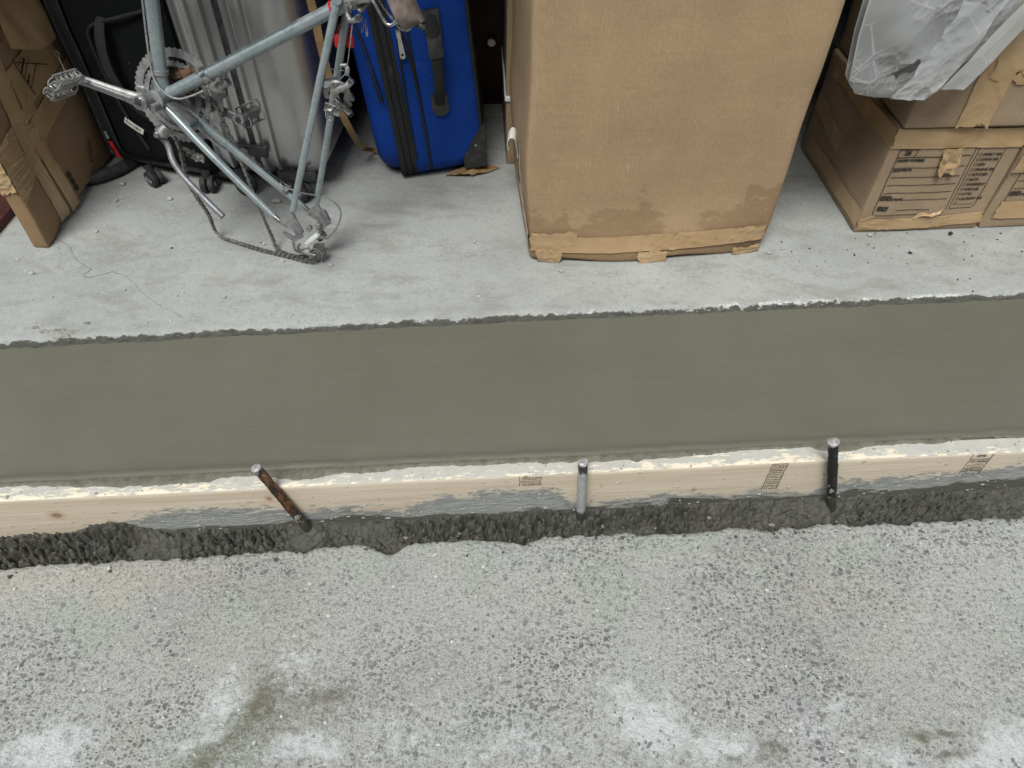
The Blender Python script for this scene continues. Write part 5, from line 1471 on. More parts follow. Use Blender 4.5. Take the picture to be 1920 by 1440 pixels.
def crank(name, a, b, parent):
    a, b = Vector(a), Vector(b)
    V, F = tube([a + (b - a) * t for t in (-0.03, 0.02, 0.1, 0.3, 0.6, 0.9, 0.98, 1.04)], [0.010, 0.0165, 0.0145, 0.0125, 0.011, 0.0105, 0.0115, 0.009], 12, flat=0.55, up=Yv)
    return obj(name, V, F, M['alloy'], parent, 50)
c1 = crank('crank_arm', (-0.011, -0.060, 0.003), (-0.128, -0.073, 0.041), rc); c1.location = (-0.008, 0, 0.008)
V, F = tube([(-0.030, -0.0695, 0.009), (-0.115, -0.0785, 0.037)], 0.0035, 8, flat=0.4, up=Yv); obj('arm_groove', V, F, M['steel'], c1, 50)
cyl('crank_boss', (-0.011, -0.056, 0.003), Yv, 0.0150, 0.034, 'alloy', c1); cyl('crank_bolt', (-0.011, -0.0735, 0.003), Yv, 0.0115, 0.004, 'chrome', c1); cyl('bolt_recess', (-0.011, -0.0760, 0.003), Yv, 0.006, 0.002, 'rubber', c1)
cyl('bearing_cup', (0, -0.036, 0), Yv, 0.0205, 0.008, 'alloy')
c2 = crank('crank_arm', (0.008, 0.064, -0.010), (0.132, 0.072, -0.052), rc); c2.location = (-0.008, 0, 0.008)
cyl('pedal_eye', (0.130, 0.064, -0.051), Yv, 0.0125, 0.014, 'alloy', c2); cyl('bolt_recess', (0.130, 0.0565, -0.051), Yv, 0.0065, 0.003, 'rubber', c2)
def pedal(c, sgn, ang):
    p = thing('pedal', None, None, c, (0, ang, 0)); p.parent = bk
    o = sgn
    V, F = lathe([(0.006, 0.0), (0.008, 0.006), (0.0075, 0.022), (0.0115, 0.035), (0.0125, 0.066), (0.010, 0.078), (0.004, 0.082)], 16, align((0, o, 0))); obj('spindle_barrel', V, F, M['alloy'], p, 50)
    for z_, q in ((0.022, 1), (-0.022, -1)):
        mb = MB()
        for e in (-1, 1):                                           # two edges of the cage side, the outer one toothed
            mb.add(tube([(e * 0.009, o * 0.008, z_), (e * 0.009, o * 0.082, z_)], 0.0014, 6))
            for k in range(15):
                y = o * (0.012 + 0.0048 * k)
                mb.add(bbox((e * 0.0112, y, z_), (0.003, 0.0022, 0.0018), 0))
        for k in range(5):                                          # ovals punched through it
            y = o * (0.016 + 0.0145 * k)
            mb.add(tube([Vector((0.0078 * math.cos(a), y + 0.0055 * math.sin(a), z_)) for a in np.linspace(0, 2 * math.pi, 13)[:-1]], 0.0013, 5, closed=True))
        mb.build('cage_plate', M['alloy'], p, 50)
    for y in (0.008, 0.082):
        for e in (1, -1):
            P = [(e * 0.008, o * y, 0.022), (e * 0.010, o * (y + 0.003), 0.010), (e * 0.006, o * (y + 0.004), 0), (e * 0.010, o * (y + 0.003), -0.010), (e * 0.008, o * y, -0.022)]
            V, F = tube(catmull(P, 14), 0.0018, 8); obj('cage_end', V, F, M['alloy'], p, 50)
    for z_ in (0.012, -0.012):
        V, F = tube([(0, o * 0.030, z_ * 1.8), (0.003, o * 0.034, z_), (0, o * 0.036, 0)], 0.0022, 6); obj('cage_strut', V, F, M['alloy'], p, 50)
        V, F = tube([(0, o * 0.070, z_ * 1.8), (0.003, o * 0.068, z_), (0, o * 0.066, 0)], 0.0022, 6); obj('cage_strut', V, F, M['alloy'], p, 50)
    cyl('dust_cap', (0, o * 0.084, 0), Yv, 0.007, 0.010, 'chrome', p)
pedal((-0.127, -0.078, 0.040), -1, R(42))
pedal((0.131, 0.076, -0.052), 1, R(-20))

# chain: alternating links swept along the two runs
def chain(name, P):
    P = [Vector(p) for p in P]; mb = MB()
    L = [0]
    for k in range(1, len(P)): L.append(L[-1] + (P[k] - P[k - 1]).length)
    pitch = 0.0125; n_ = int(L[-1] / pitch); pts = []
    for i in range(n_ + 1):
        d = i * pitch; k = max(j for j in range(len(L)) if L[j] <= d + 1e-9); k = min(k, len(P) - 2)
        pts.append(P[k].lerp(P[k + 1], (d - L[k]) / max(1e-9, L[k + 1] - L[k])))
    for i in range(n_):
        a, b = pts[i], pts[i + 1]; t = (b - a).normalized()
        s_ = Vector((0, 1, 0)) - t * t.y; s_.normalize()
        tw = Matrix.Rotation(math.sin(i * 0.21) * 0.5, 3, t); s_ = tw @ s_
        off = 0.0035 if i % 2 else 0.0022
        for q in (-1, 1):
            mb.add(tube([a - t * 0.003 + s_ * q * off, a.lerp(b, .5) + s_ * q * off, b + t * 0.003 + s_ * q * off], [0.0042, 0.0030, 0.0042], 6, flat=0.28, up=s_))
        mb.add(tube([a - s_ * 0.0042, a + s_ * 0.0042], 0.0036, 7))
    o = mb.build(name, M['chain'], bk, 50); o['kind'] = 'stuff'
    return o
import itertools
arc = [(0.008 + 0.094 * math.cos(a), 0.047, -0.008 + 0.094 * math.sin(a)) for a in np.linspace(R(190), R(250), 6)]
runA = catmull([(-0.020, 0.046, -0.097), (-0.013, 0.046, -0.125), (-0.012, 0.050, -0.196), (-0.004, 0.062, -0.238), (0.004, 0.085, -0.290), (-0.001, 0.108, -0.335), (0.012, 0.109, -0.3535), (0.048, 0.097, -0.357), (0.124, 0.076, -0.363), (0.198, 0.060, -0.367), (0.253, 0.048, -0.3695), (0.276, 0.048, -0.368)], 90)
chain('chain', runA)
runB = catmull([(0.060, 0.047, 0.010), (0.082, 0.046, -0.010), (0.096, 0.046, -0.032), (0.104, 0.046, -0.064), (0.116, 0.047, -0.101), (0.127, 0.050, -0.144), (0.136, 0.055, -0.195), (0.142, 0.065, -0.240), (0.150, 0.075, -0.290), (0.158, 0.084, -0.335), (0.172, 0.075, -0.360), (0.222, 0.057, -0.364), (0.262, 0.057, -0.360)], 90)
chain('chain', runB)
# rear derailleur
rd = thing('rear_derailleur', None, None, (0.276, 0.058, -0.345)); rd.parent = bk
def rl(p): return (p[0] - 0.276, p[1] - 0.058, p[2] + 0.345)
V, F = bbox(rl((0.267, 0.062, -0.318)), (0.042, 0.014, 0.012), 0.003, Matrix.Rotation(R(-43), 3, 'Y')); obj('parallelogram', V, F, M['white'], rd, 40)
V, F = bbox(rl((0.286, 0.072, -0.312)), (0.026, 0.016, 0.020), 0.005, Matrix.Rotation(R(-43), 3, 'Y')); obj('knuckle', V, F, M['chrome'], rd, 40)
for c in ((0.276, 0.052, -0.352), (0.284, 0.055, -0.336)):
    V, F = lathe([(0.004, -0.004), (0.013, -0.003), (0.0145, 0), (0.013, 0.003), (0.004, 0.004)], 18, align((-0.1, 1, 0.05)), rl(c)); obj('jockey_wheel', V, F, M['chain'], rd, 40)
for rr in (0.010, 0.016):
    V, F = tube([Vector(rl((0.277, 0.046, -0.352))) + Vector((rr * math.cos(a), 0, rr * math.sin(a))) for a in np.linspace(R(-20), R(215), 18)], 0.0018, 6); obj('cage_ring', V, F, M['alloy'], rd, 50)
V, F = tube(catmull([rl(p) for p in [(0.238, 0.020, -0.311), (0.234, 0.030, -0.333), (0.239, 0.040, -0.344), (0.255, 0.046, -0.350), (0.276, 0.047, -0.354)]], 18), 0.0042, 8, flat=0.5, up=Yv); obj('cage_arm', V, F, M['alloy'], rd, 50)
V, F = tube(catmull([rl(p) for p in [(0.249, 0.030, -0.318), (0.241, 0.035, -0.331), (0.245, 0.040, -0.339), (0.258, 0.044, -0.333), (0.266, 0.046, -0.337)]], 16), 0.0035, 8, flat=0.5, up=Yv); obj('cage_arm', V, F, M['alloy'], rd, 50)
for c in ((0.292, 0.060, -0.330), (0.297, 0.062, -0.342), (0.296, 0.058, -0.354), (0.288, 0.054, -0.3625)):
    V, F = bbox(rl(c), (0.006, 0.010, 0.008), 0.001, Matrix.Rotation(R(30), 3, 'Y')); obj('chain_link', V, F, M['chain'], rd, 40)
T('gear_cable', [(0.236, -0.006, -0.164), (0.242, -0.010, -0.169), (0.259, 0.000, -0.178), (0.272, 0.010, -0.187), (0.292, 0.050, -0.205), (0.312, 0.060, -0.211), (0.330, 0.065, -0.224), (0.340, 0.070, -0.244), (0.337, 0.070, -0.267), (0.322, 0.070, -0.295), (0.300, 0.070, -0.316)], 0.0022, 'cable', 8, 50)
cyl('cable_ferrule', (0.303, 0.070, -0.313), (0.022, 0, 0.021), 0.0035, 0.014, 'alloy')
# front derailleur and cables about the bottom bracket
fdm = sd * 0.118
cyl('derailleur_clamp', tuple(fdm), sd, 0.0172, 0.014, 'chrome'); cyl('band', tuple(dd_ * 0.050), dd_, 0.0172, 0.010, 'alloy')
V, F = bbox((0.128, 0.020, 0.030), (0.030, 0.022, 0.016), 0.004, Matrix.Rotation(R(-26), 3, 'Y')); obj('front_derailleur', V, F, M['alloy'], bk, 40)
for y in (0.044, 0.056):
    P = [(0.118 - 0.02 * t + 0.006 * t * t, y, 0.050 - 0.11 * t) for t in np.linspace(0, 0.5, 6)]
    V, F = ribbon(P, (0.85, 0, 0.5), 0.015, 0.0015); obj('derailleur_cage', V, F, M['chrome'], bk, 50)
T('lever_link', [(0.110, -0.012, 0.030), (0.122, 0.0, 0.020), (0.130, 0.018, 0.016)], 0.004, 'alloy', 8, 8)
T('gear_cable', [(0.020, -0.008, 0.36), (0.003, -0.008, 0.184), (-0.003, -0.010, 0.121), (-0.004, -0.016, 0.060), (0.004, -0.022, 0.033), (0.024, -0.030, 0.015), (0.048, -0.030, 0.006), (0.076, -0.025, 0.012), (0.104, -0.020, 0.024)], 0.0022, 'cable', 8, 40)
T('cable_tail', [(0.126, 0.0, 0.040), (0.140, 0.012, 0.036), (0.154, 0.020, 0.022)], 0.0008, 'cable', 5, 10)
T('stay_cable', [(0.060, 0.018, -0.030), (0.130, 0.035, -0.102), (0.215, 0.048, -0.178), (0.244, 0.030, -0.182)], 0.0012, 'chrome', 6, 24)
for f in (0.94,): cyl('cable_stop', (0.222, 0.050, -0.197), (0.73, 0.1, -0.67), 0.0095, 0.010, 'alloy')
# kickstand
ks = thing('kickstand', None, None, (0.0, -0.02, -0.05)); ks.parent = bk
V, F = bbox((0.042, 0.010, 0.022), (0.060, 0.040, 0.010), 0.003, Matrix.Rotation(R(42), 3, 'Y')); obj('clamp_plate', V, F, M['steel'], ks, 40)
V, F = tube([(0.010, -0.006, -0.004), (0.000, -0.012, -0.014), (-0.002, -0.016, -0.024)], [0.012, 0.015, 0.013], 12); obj('pivot', V, F, M['alloy'], ks, 50)
cyl('pivot_bolt', (-0.003, -0.026, -0.016), Yv, 0.006, 0.012, 'chrome', ks)
V, F = tube(catmull([(-0.002, -0.016, -0.022), (0.009, -0.014, -0.042), (0.019, -0.025, -0.070), (0.043, -0.036, -0.099), (0.085, -0.048, -0.136), (0.129, -0.060, -0.172)], 30), 0.0068, 12); obj('leg', V, F, M['steel'], ks, 60)
V, F = tube(catmull([(0.050, 0.045, 0.0), (0.066, 0.056, -0.022), (0.100, 0.064, -0.062), (0.088, 0.050, -0.052), (0.062, 0.036, -0.018), (0.050, 0.032, 0.0)], 26), 0.0028, 8); obj('spring_loop', V, F, M['chrome'], ks, 60)
# rear brake
br = thing('rear_brake', None, None, (0.40, -0.03, 0.04)); br.parent = bk
def bl2(L): return [(p[0] - 0.40, p[1] + 0.03, p[2] - 0.04) for p in L]
for L, r in (([(0.429, -0.050, 0.070), (0.419, -0.052, 0.060), (0.404, -0.052, 0.053), (0.390, -0.050, 0.042), (0.384, -0.046, 0.026), (0.378, -0.044, 0.004)], 0.0062), ([(0.363, -0.010, 0.027), (0.364, -0.020, 0.040), (0.376, -0.030, 0.054), (0.391, -0.035, 0.061), (0.404, -0.030, 0.056), (0.409, -0.020, 0.042), (0.402, -0.010, 0.023), (0.405, 0.000, 0.012)], 0.0060), ([(0.400, -0.020, 0.044), (0.407, 0.0, 0.032), (0.408, 0.010, 0.020)], 0.005)):
    V, F = tube(catmull(bl2(L), 26), r, 10, flat=0.7, up=Yv); obj('caliper_arm', V, F, M['white'] if False else M['alloy'], br, 60)
V, F = bbox(bl2([(0.396, -0.016, 0.012)])[0], (0.040, 0.014, 0.010), 0.002, Matrix.Rotation(R(38), 3, 'Y')); pdh = obj('pad_holder', V, F, M['chrome'], br, 40)
V, F = bbox(bl2([(0.395, -0.008, 0.006)])[0], (0.042, 0.012, 0.010), 0.002, Matrix.Rotation(R(38), 3, 'Y')); obj('rubber_pad', V, F, M['rubber'], pdh, 40)
V, F = bbox(bl2([(0.385, -0.050, 0.013)])[0], (0.032, 0.004, 0.018), 0.001, Matrix.Rotation(R(18), 3, 'Y')); obj('shoe_bracket', V, F, M['chrome'], br, 40)
V, F = tube([Vector(bl2([(0.379, -0.051, 0.002)])[0]) + Vector((0.007 * math.cos(a), 0, 0.011 * math.sin(a))) for a in np.linspace(0, 2 * math.pi, 16)[:-1]], 0.0026, 8, closed=True); obj('slot_eye', V, F, M['alloy'], br, 60)
for c, r in (((0.381, -0.056, 0.008), 0.006), ((0.392, -0.044, 0.058), 0.0055), ((0.430, -0.056, 0.069), 0.0055), ((0.407, -0.004, 0.029), 0.006), ((0.369, -0.020, 0.056), 0.005)):
    cyl('bolt', bl2([c])[0], Yv, r, 0.012, 'chrome', br, 12)
V, F = tube(catmull(bl2([(0.414, -0.040, 0.095), (0.420, -0.042, 0.090), (0.417, -0.042, 0.078)]), 8), 0.0045, 8, flat=0.6, up=Yv); obj('cable_yoke', V, F, M['alloy'], br, 50)
cyl('yoke_bolt', bl2([(0.413, -0.042, 0.096)])[0], (1, 0, 0.1), 0.0035, 0.014, 'alloy', br, 10)
V, F = tube(bl2([(0.432, -0.030, 0.167), (0.426, -0.035, 0.130), (0.420, -0.040, 0.096)]), 0.0011, 6); obj('brake_cable', V, F, M['chrome'], br, 60)
V, F = tube(bl2([(0.396, -0.032, 0.064), (0.412, -0.040, 0.078), (0.421, -0.040, 0.078), (0.429, -0.050, 0.070)]), 0.0011, 6); obj('straddle_wire', V, F, M['chrome'], br, 60)
V, F = tube(bl2([(0.376, -0.030, 0.087), (0.396, -0.036, 0.085), (0.413, -0.040, 0.086)]), 0.0009, 6); obj('cable_end', V, F, M['chrome'], br, 60)
# seat cluster, seat post, saddle
cyl('seat_bolt', (0.428, -0.030, 0.198), (0.1, -1, 0.1), 0.0085, 0.016, 'chrome', seg=6); cyl('seat_clamp', tuple(ST + sd * 0.018), sd, 0.0175, 0.020, 'alloy')
T('seat_post', [tuple(ST), tuple(ST + sd * 0.075)], 0.0130, 'chrome', 16)
T('cable_hanger', [(0.428, -0.020, 0.196), (0.424, -0.026, 0.184), (0.430, -0.030, 0.174), (0.445, -0.032, 0.179)], 0.0055, 'alloy', 10, 12)
cyl('hanger_bolt', (0.446, -0.034, 0.180), (0.2, -1, 0), 0.0068, 0.018, 'chrome', seg=12); T('barrel_adjuster', [(0.440, -0.010, 0.188), (0.456, 0.006, 0.206)], 0.005, 'alloy', 10)
sad = thing('saddle', None, None, (0.50, 0.0, 0.235)); sad.parent = bk
def sl(L): return [(p[0] - 0.50, p[1], p[2] - 0.235) for p in L]
# saddle shell: section ribs run across it (y); the rear edge points right and down
rows = []
ns_, nw = 22, 15
for i in range(ns_ + 1):
    t = i / ns_                                            # 0 rear lip (right-bottom), 1 nose (up, out of view)
    cx = 0.566 - 0.085 * t - 0.02 * math.sin(t * 3); cz = 0.178 + 0.26 * t
    hw = 0.040 * (1 - t) ** 0.8 + 0.016 if t < 0.9 else 0.020
    hw *= min(1, 0.55 + t * 6)
    row = []
    for j in range(nw):
        a = (j / (nw - 1) - .5) * 2
        drop = 0.030 * abs(a) ** 2.4 * (1 - 0.3 * t)
        row.append((cx - drop * 0.92 - 0.50, hw * a, cz - drop * 0.45 - 0.235))
    rows.append(row)
V = [p for r_ in rows for p in r_]; F = gridF(ns_ + 1, nw).tolist()
b = len(V); V += [(p[0] - 0.005, p[1] * 0.96, p[2] - 0.003) for p in V]; F += [[q + b for q in f[::-1]] for f in gridF(ns_ + 1, nw).tolist()]
for i in range(ns_): F += [[i * nw, (i + 1) * nw, b + (i + 1) * nw, b + i * nw], [(i + 1) * nw + nw - 1, i * nw + nw - 1, b + i * nw + nw - 1, b + (i + 1) * nw + nw - 1]]
for j in range(nw - 1): F += [[j + 1, j, b + j, b + j + 1]]
obj('leather_top', V, F, M['leather'], sad, 60)
for (x_, y_, z_) in ((0.534, -0.032, 0.196), (0.548, -0.022, 0.188), (0.522, -0.038, 0.214)):
    V, F = lathe([(0.005, 0), (0.0045, 0.002), (0.001, 0.003)], 12, align((-0.5, -0.8, -0.2)), sl([(x_, y_, z_)])[0]); obj('rivet', V, F, M['pull'], sad, 40)
V, F = tube(catmull(sl([(0.452, -0.028, 0.235), (0.475, -0.030, 0.210), (0.487, -0.030, 0.191), (0.497, -0.030, 0.175), (0.504, -0.030, 0.171), (0.512, -0.030, 0.173), (0.524, -0.030, 0.183), (0.545, -0.03, 0.19)]), 36), 0.0035, 10); obj('rail', V, F, M['chrome'], sad, 60)
V, F = tube(catmull(sl([(0.462, 0.028, 0.220), (0.479, 0.030, 0.194), (0.495, 0.030, 0.175), (0.508, 0.030, 0.164), (0.525, 0.030, 0.160), (0.533, 0.030, 0.166), (0.550, 0.03, 0.180)]), 36), 0.0035, 10); obj('rail', V, F, M['chrome'], sad, 60)
V, F = tube([Vector(sl([(0.530, -0.02, 0.170)])[0]) + Vector((0.012 * math.cos(a) + 0.004 * math.sin(a), 0.0, 0.006 * math.sin(a) - 0.004 * math.cos(a))) for a in np.linspace(0, 2 * math.pi, 18)[:-1]], 0.0028, 8, closed=True); obj('bag_loop', V, F, M['chrome'], sad, 60)
V, F = bbox(sl([(0.452, 0.0, 0.214)])[0], (0.036, 0.05, 0.022), 0.007, Matrix.Rotation(R(-10), 3, 'Y')); obj('rail_clamp', V, F, M['alloy'], sad, 40)
V, F = bbox(sl([(0.560, 0, 0.170)])[0], (0.022, 0.035, 0.010), 0.003, Matrix.Rotation(R(20), 3, 'Y')); obj('rear_plate', V, F, M['bplastic'], sad, 40)
# red tail reflector bracket and ties
rb = thing('red_reflector', None, None, (0.392, 0.028, 0.14)); rb.parent = bk
V, F = bbox((-0.010, 0, -0.012), (0.016, 0.010, 0.026), 0.004); obj('red_lug', V, F, M['red'], rb, 40)
V, F = bbox((0.012, 0.006, -0.012), (0.016, 0.010, 0.026), 0.004); obj('red_lug', V, F, M['red'], rb, 40)
V, F = tube(catmull([(-0.010, 0, 0), (-0.004, 0, 0.016), (0.004, 0.002, 0.022), (0.013, 0.004, 0.016), (0.014, 0.006, 0)], 16), 0.003, 8); obj('red_loop', V, F, M['red'], rb, 60)
V, F = tube([tuple(ST - sd * 0.030), tuple(ST - sd * 0.025)], 0.0166, 18); obj('red_band', V, F, M['red'], rb); bpy.data.objects['red_band'].location = (-0.392, -0.028, -0.14)
V, F = bbox((0.046, -0.006, 0.052), (0.008, 0.006, 0.016), 0.002); obj('red_lug', V, F, M['red'], rb, 40)
# two split pins on a ring under the saddle clamp
for P in ([(0.451, -0.020, 0.182), (0.447, -0.020, 0.155)], [(0.455, -0.020, 0.178), (0.457, -0.021, 0.149)]):
    a, b_ = Vector(P[0]), Vector(P[1]); d = b_ - a; sx = Vector((0.003, 0, 0))
    V, F = tube([a, a.lerp(b_, .5) - sx * .6, b_ - sx * .5, b_ + d * 0.06, b_ + sx * .5, a.lerp(b_, .5) + sx * .6], 0.0010, 6, closed=True)
    obj('split_pin', V, F, M['chrome'], bk, 60)

# ------------------------------------------------------------------ dry leaf and small debris
def crumple(name, c, ex, ez, seed, mat, label, cat, nrm=(0, 1, 0)):
    ex, ez, nr = Vector(ex), Vector(ez), Vector(nrm)
    def fn(s, t):
        r = 0.75 + 0.5 * fbm(np.arctan2(t - .5, s - .5) * 1.5 + 9, 0 * s, 2, seed)
        a = (s - .5) * r; b = (t - .5) * r
        q = (fbm(s * 6, t * 6, 3, seed + 1) - .5) * 0.9
        f = [c[k] + ex[k] * a + ez[k] * b + nr[k] * q * ex.length * 0.5 for k in range(3)]
        return f
    o = sheet(name, fn, 20, 16, M[mat], None, smooth=60)
    return tag(o, label, cat)
bkm = Matrix.Translation(Vector((-0.7429, 1.4873, 0.5532))) @ Matrix.Rotation(R(-7), 4, 'Z') @ Matrix.Rotation(R(-15), 4, 'X')
crumple('dry_leaf', bkm @ Vector((0.036, 0.026, 0.030)), (0.068, -0.01, -0.006), (0.0, 0.008, 0.046), 701, 'rust', 'rust brown dry leaf caught behind the chainrings of the bicycle', 'leaf')
crumple('dry_leaf', bkm @ Vector((0.026, 0.03, -0.128)), (0.045, -0.01, -0.012), (0.0, 0.008, 0.014), 705, 'chain', 'small curled grey brown leaf scrap hanging below the chainrings', 'leaf')

def chip_mesh(seed, flat=0.6):
    bm = bmesh.new(); bmesh.ops.create_icosphere(bm, subdivisions=2, radius=1.0)
    rn = random.Random(seed); off = Vector((rn.uniform(0, 90), rn.uniform(0, 90), 0))
    cuts = [Vector((rn.gauss(0, 1), rn.gauss(0, 1), rn.gauss(0, 1))).normalized() for _ in range(5)]
    for v in bm.verts:
        p = v.co.copy()
        for c in cuts:
            d = p.dot(c)
            if d > 0.62: p -= c * (d - 0.62)
        p *= 1 + 0.22 * mnoise.noise(v.co * 1.4 + off)
        v.co = Vector((p.x, p.y * 0.8, p.z * flat))
    V = [v.co.copy() for v in bm.verts]; bm.verts.index_update(); F = [[v.index for v in f.verts] for f in bm.faces]; bm.free()
    return V, F
CH = [mesh(*chip_mesh(s_), M['stone'], 35, name='chip') for s_ in range(6)]
CHB = [mesh(*chip_mesh(s_ + 20), M['black_grit'], 35, name='black_chip') for s_ in range(2)]
def pebble(x, y, r, label, dark=False, z=S):
    me = random.choice(CHB if dark else CH)
    o = inst('pebble', me, None, (x, y, z + r * 0.42), (0, 0, random.uniform(0, 6.28)), (r, r, r))
    return tag(o, label, 'pebble', 'loose chips on the garage slab')
pebble(-0.912, 1.668, 0.0085, 'pale concrete chip on the slab left of the kickstand')
pebble(-0.627, 1.660, 0.0120, 'largest grey concrete chip, below the silver suitcase')
pebble(-1.050, 1.660, 0.0060, 'small white chip beside the black rubber ring')
pebble(-1.062, 1.735, 0.0090, 'round pale chip against the rim of the black rubber ring')
pebble(-1.052, 1.523, 0.0055, 'thin flake on the slab right of the flat taped box')
pebble(0.115, 1.390, 0.0078, 'grey chip in front of the big box, left corner')
pebble(0.632, 1.470, 0.0075, 'grey chip at the right bottom corner of the big box')
pebble(0.669, 1.487, 0.0065, 'second grey chip right of the big box corner')
pebble(0.905, 1.546, 0.0075, 'white chip under the corner of the lower moving box')
pebble(1.112, 1.555, 0.0080, 'black bead in front of the lower moving box', True)
pebble(0.982, 1.476, 0.0060, 'black lump on the slab in front of the moving boxes', True)
pebble(-0.440, 1.400, 0.0065, 'pale chip just right of the derailleur')
pebble(-0.620, 1.480, 0.0060, 'chip beside the chain lying on the floor')
pebble(-0.560, 1.415, 0.0070, 'chip in front of the chain near the derailleur')
pebble(-0.665, 1.283, 0.0060, 'flat flake on the open slab below the chain')
pebble(-0.902, 1.302, 0.0045, 'small flake near the slab crack')
pebble(-1.141, 1.356, 0.0075, 'dark grey crumb below the flat taped box')
pebble(-0.420, 1.790, 0.0050, 'pale crumb under the blue suitcase corner')
pebble(-0.098, 1.500, 0.0060, 'grey crumb on the open slab left of the big box')
pebble(-0.076, 1.448, 0.0050, 'lower of two crumbs left of the big box')

# crumbs nobody could count
def scatter(name, n, fpos, rr, mat, label, cat, seed, zf):
    rn = random.Random(seed); mb = MB(); base = [chip_mesh(s_ + 50, 0.5) for s_ in range(3)]
    ico = bmesh.new(); bmesh.ops.create_icosphere(ico, subdivisions=1, radius=1.0); iv = [v.co.copy() for v in ico.verts]; ico.verts.index_update(); fi = [[v.index for v in f.verts] for f in ico.faces]; ico.free()
    for k in range(n):
        x, y = fpos(rn); r = rr[0] + (rr[1] - rr[0]) * rn.random() ** 3
        a = rn.uniform(0, 6.28); c, s_ = math.cos(a), math.sin(a); sx, sy, sz = rn.uniform(.7, 1.3), rn.uniform(.6, 1.1), rn.uniform(.35, .7)
        o = Vector((rn.uniform(0, 50), 0, 0))
        V = []
        for v in iv:
            p = v * (1 + 0.35 * mnoise.noise(v * 1.3 + o)); q = (p.x * sx * r, p.y * sy * r)
            V.append((x + q[0] * c - q[1] * s_, y + q[0] * s_ + q[1] * c, zf(x, y) + p.z * sz * r + r * 0.25))
        mb.add((V, fi))
    o = mb.build(name, mat, None, None)
    return tag(o, label, cat, kind='stuff')
def slabpos(rn):
    x = rn.uniform(-1.3, 1.35)
    return x, float(slab_edge(np.array([x]))[0]) + 0.02 + 0.6 * rn.random() ** 1.2
scatter('floor_crumbs', 520, slabpos, (0.0008, 0.0042), M['stone'], 'tiny pale concrete crumbs strewn over the garage slab', 'crumbs', 3, lambda x, y: S)
scatter('black_crumbs', 150, lambda rn: (rn.gauss(0.98, 0.22) if rn.random() < .65 else rn.uniform(-1.2, 1.2), rn.uniform(1.42, 1.56) if rn.random() < .7 else rn.uniform(1.3, 1.7)), (0.0008, 0.0034), M['black_grit'], 'tiny black crumbs scattered in front of the moving boxes', 'crumbs', 4, lambda x, y: S)
def padpos(rn):
    x = rn.uniform(-1.1, 1.15); return x, 0.30 + (float(pave_edge(np.array([x]))[0]) - 0.32) * rn.random()
scatter('pavement_grit', 700, padpos, (0.0008, 0.0042), plain('pale_grit', (0.55, 0.54, 0.51), 0.9, var=0.3, vs_=200), 'loose pale grit strewn over the worn pavement', 'grit', 5, lambda x, y: 0.0)
scatter('board_crumbs', 150, lambda rn: (lambda x: (x, 0.833 + 0.0735 * x + rn.uniform(0.003, 0.036)))(rn.uniform(-1.05, 1.1)), (0.0008, 0.003), M['splash'], 'cement crumbs stuck on top of the form board', 'crumbs', 6, lambda x, y: BT)
scatter('mud_pebbles', 60, lambda rn: (lambda x: (x, 0.7637 + 0.07 * x + rn.uniform(0.004, 0.05)))(rn.uniform(-1.05, 1.1)), (0.002, 0.007), plain('mud_pebble', (0.20, 0.175, 0.14), 0.8, var=0.4, vs_=60), 'muddy pebbles sunk in the trench', 'pebbles', 8, lambda x, y: -0.034)

# drops of cement on the board's face, crumbs fallen from the mud
def drops():
    rn = random.Random(17); ico = bmesh.new(); bmesh.ops.create_icosphere(ico, subdivisions=1, radius=1.0); iv = [v.co.copy() for v in ico.verts]; ico.verts.index_update(); fi = [[v.index for v in f.verts] for f in ico.faces]; ico.free()
    mb = MB()
    for k in range(420):
        x = rn.uniform(-1.05, 1.1); z = -0.138 * rn.random() ** 0.6; r = 0.0008 + 0.0026 * rn.random() ** 3
        h = (float(fbm(np.array([x * 3]), np.array([0.0]), 2, 101)[0]) - .5) * 0.004
        o = Vector((rn.uniform(0, 50), 0, 0)); sx = rn.uniform(0.8, 2.2)
        mb.add(([(x + p.x * r * sx, h + p.y * r * 0.5, z + p.z * r) for p in [v * (1 + .4 * mnoise.noise(v * 1.3 + o)) for v in iv]], fi))
    o = mb.build('cement_drops', plain('cement_drop', (0.42, 0.425, 0.41), 0.85, var=0.3, vs_=120), board, 60); o['kind'] = 'stuff'
drops()
def mudpos(rn):
    x = rn.uniform(-1.05, 1.1); return x, float(pave_edge(np.array([x]))[0]) + rn.gauss(0.012, 0.016)
scatter('mud_crumbs', 900, mudpos, (0.0010, 0.0050), M['mud'], 'dark mud crumbs loose along the broken pavement edge', 'crumbs', 12, lambda x, y: -0.030 if y > float(pave_edge(np.array([x]))[0]) - 0.002 else 0.0)

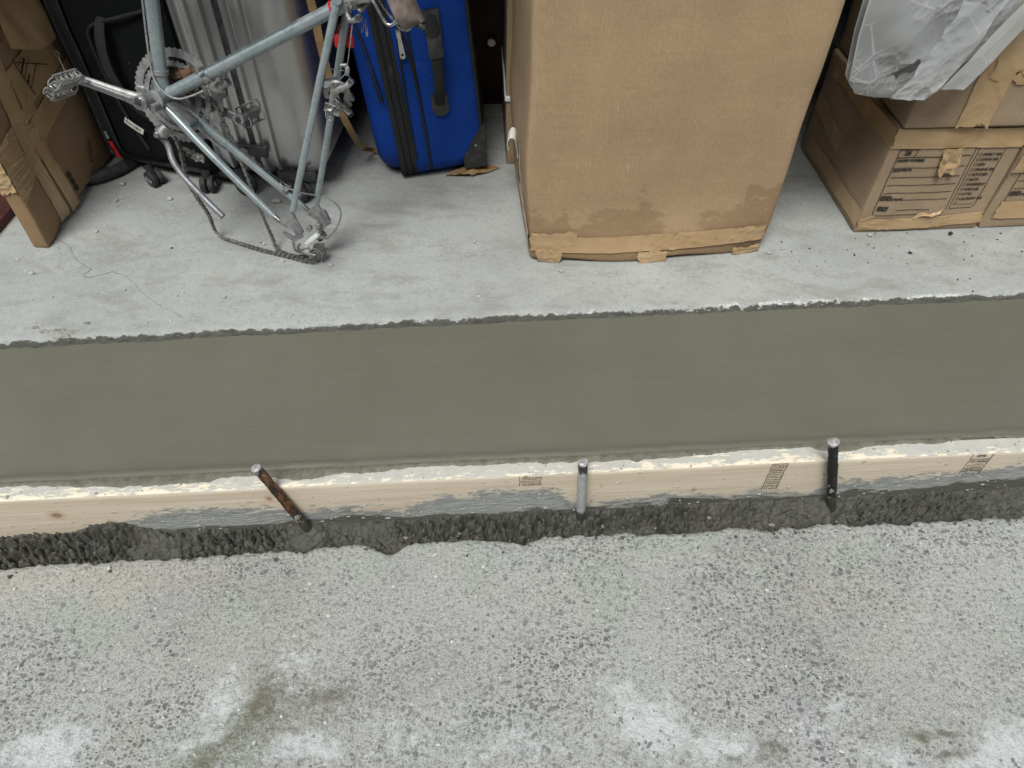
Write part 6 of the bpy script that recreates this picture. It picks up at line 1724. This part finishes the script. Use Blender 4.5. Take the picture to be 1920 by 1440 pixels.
# exposed aggregate of the pavement: the largest stones each a part, the small ones one part
def flake(seed, m=7):
    rn = random.Random(seed); V = [(0, 0, 0.10)]; a0 = sorted(rn.uniform(0, 6.28) for _ in range(m))
    a0 = [2 * math.pi * k / m + rn.uniform(-.3, .3) for k in range(m)]
    rad = [rn.uniform(0.6, 1.1) for _ in range(m)]
    V += [(0.85 * r * math.cos(a), 0.7 * r * math.sin(a), 0.09) for a, r in zip(a0, rad)]
    V += [(1.0 * r * math.cos(a), 0.82 * r * math.sin(a), -0.25) for a, r in zip(a0, rad)]
    F = []
    for k in range(m):
        k2 = (k + 1) % m
        F += [[0, 1 + k, 1 + k2], [1 + k, 1 + m + k, 1 + m + k2, 1 + k2]]
    return V, F
FL = [mesh(*flake(s_ + 900, random.Random(s_).choice((5, 6, 7))), M['stone_d'] if s_ % 3 else M['stone_m'], None, name='flake') for s_ in range(12)]
rn = random.Random(99)
def pz(x, y): return float((fbm(np.array([x * 9]), np.array([y * 9]), 4, 5)[0] - .5) * .006 + (fbm(np.array([x * 70]), np.array([y * 70]), 3, 6)[0] - .5) * .0028)
cand = []
while len(cand) < 2600:
    x = rn.uniform(-1.1, 1.15); e = float(pave_edge(np.array([x]))[0]); y = rn.uniform(0.31, e - 0.012)
    d = float(fbm(np.array([x * 5.5 + 3]), np.array([y * 5.5]), 3, 777)[0])
    px_ = 0.10 + 0.9 * float(sst(0.44, 0.62, d))
    c = float(blobs(np.array([x]), np.array([y]), [(-0.20, 0.64, 0.17, 0.06, 0.3, 1.0), (-0.36, 0.56, 0.12, 0.07, 0.4, 0.9), (0.95, 0.68, 0.14, 0.05, 0.3, 0.9), (-0.85, 0.62, 0.25, 0.10, 0, 0.8), (0.23, 0.41, 0.09, 0.05, 0.1, 0.8), (0.36, 0.37, 0.09, 0.04, 0.1, 0.8), (-0.40, 0.40, 0.15, 0.06, 0.1, 0.9)])[0])
    if rn.random() < px_ * (1 - 0.85 * c): cand.append((x, y, 0.0016 + 0.0058 * rn.random() ** 2.6))
cand.sort(key=lambda q: -q[2])
for x, y, r in cand[:290]:
    inst('stone', rn.choice(FL), pave, (x, y, pz(x, y)), (0, 0, rn.uniform(0, 6.28)), (r, r * rn.uniform(.7, 1.1), min(r, 0.004)))
mb = MB(); FV = [flake(s_ + 900, 5) for s_ in range(10)]
for x, y, r in cand[290:]:
    V, F = rn.choice(FV); a = rn.uniform(0, 6.28); c, s_ = math.cos(a) * r, math.sin(a) * r; z = pz(x, y)
    mb.add(([(x + v[0] * c - v[1] * s_, y + v[0] * s_ + v[1] * c, z + v[2] * r) for v in V], F))
o = mb.build('small_aggregate', M['stone_d'], pave, None); o['kind'] = 'stuff'
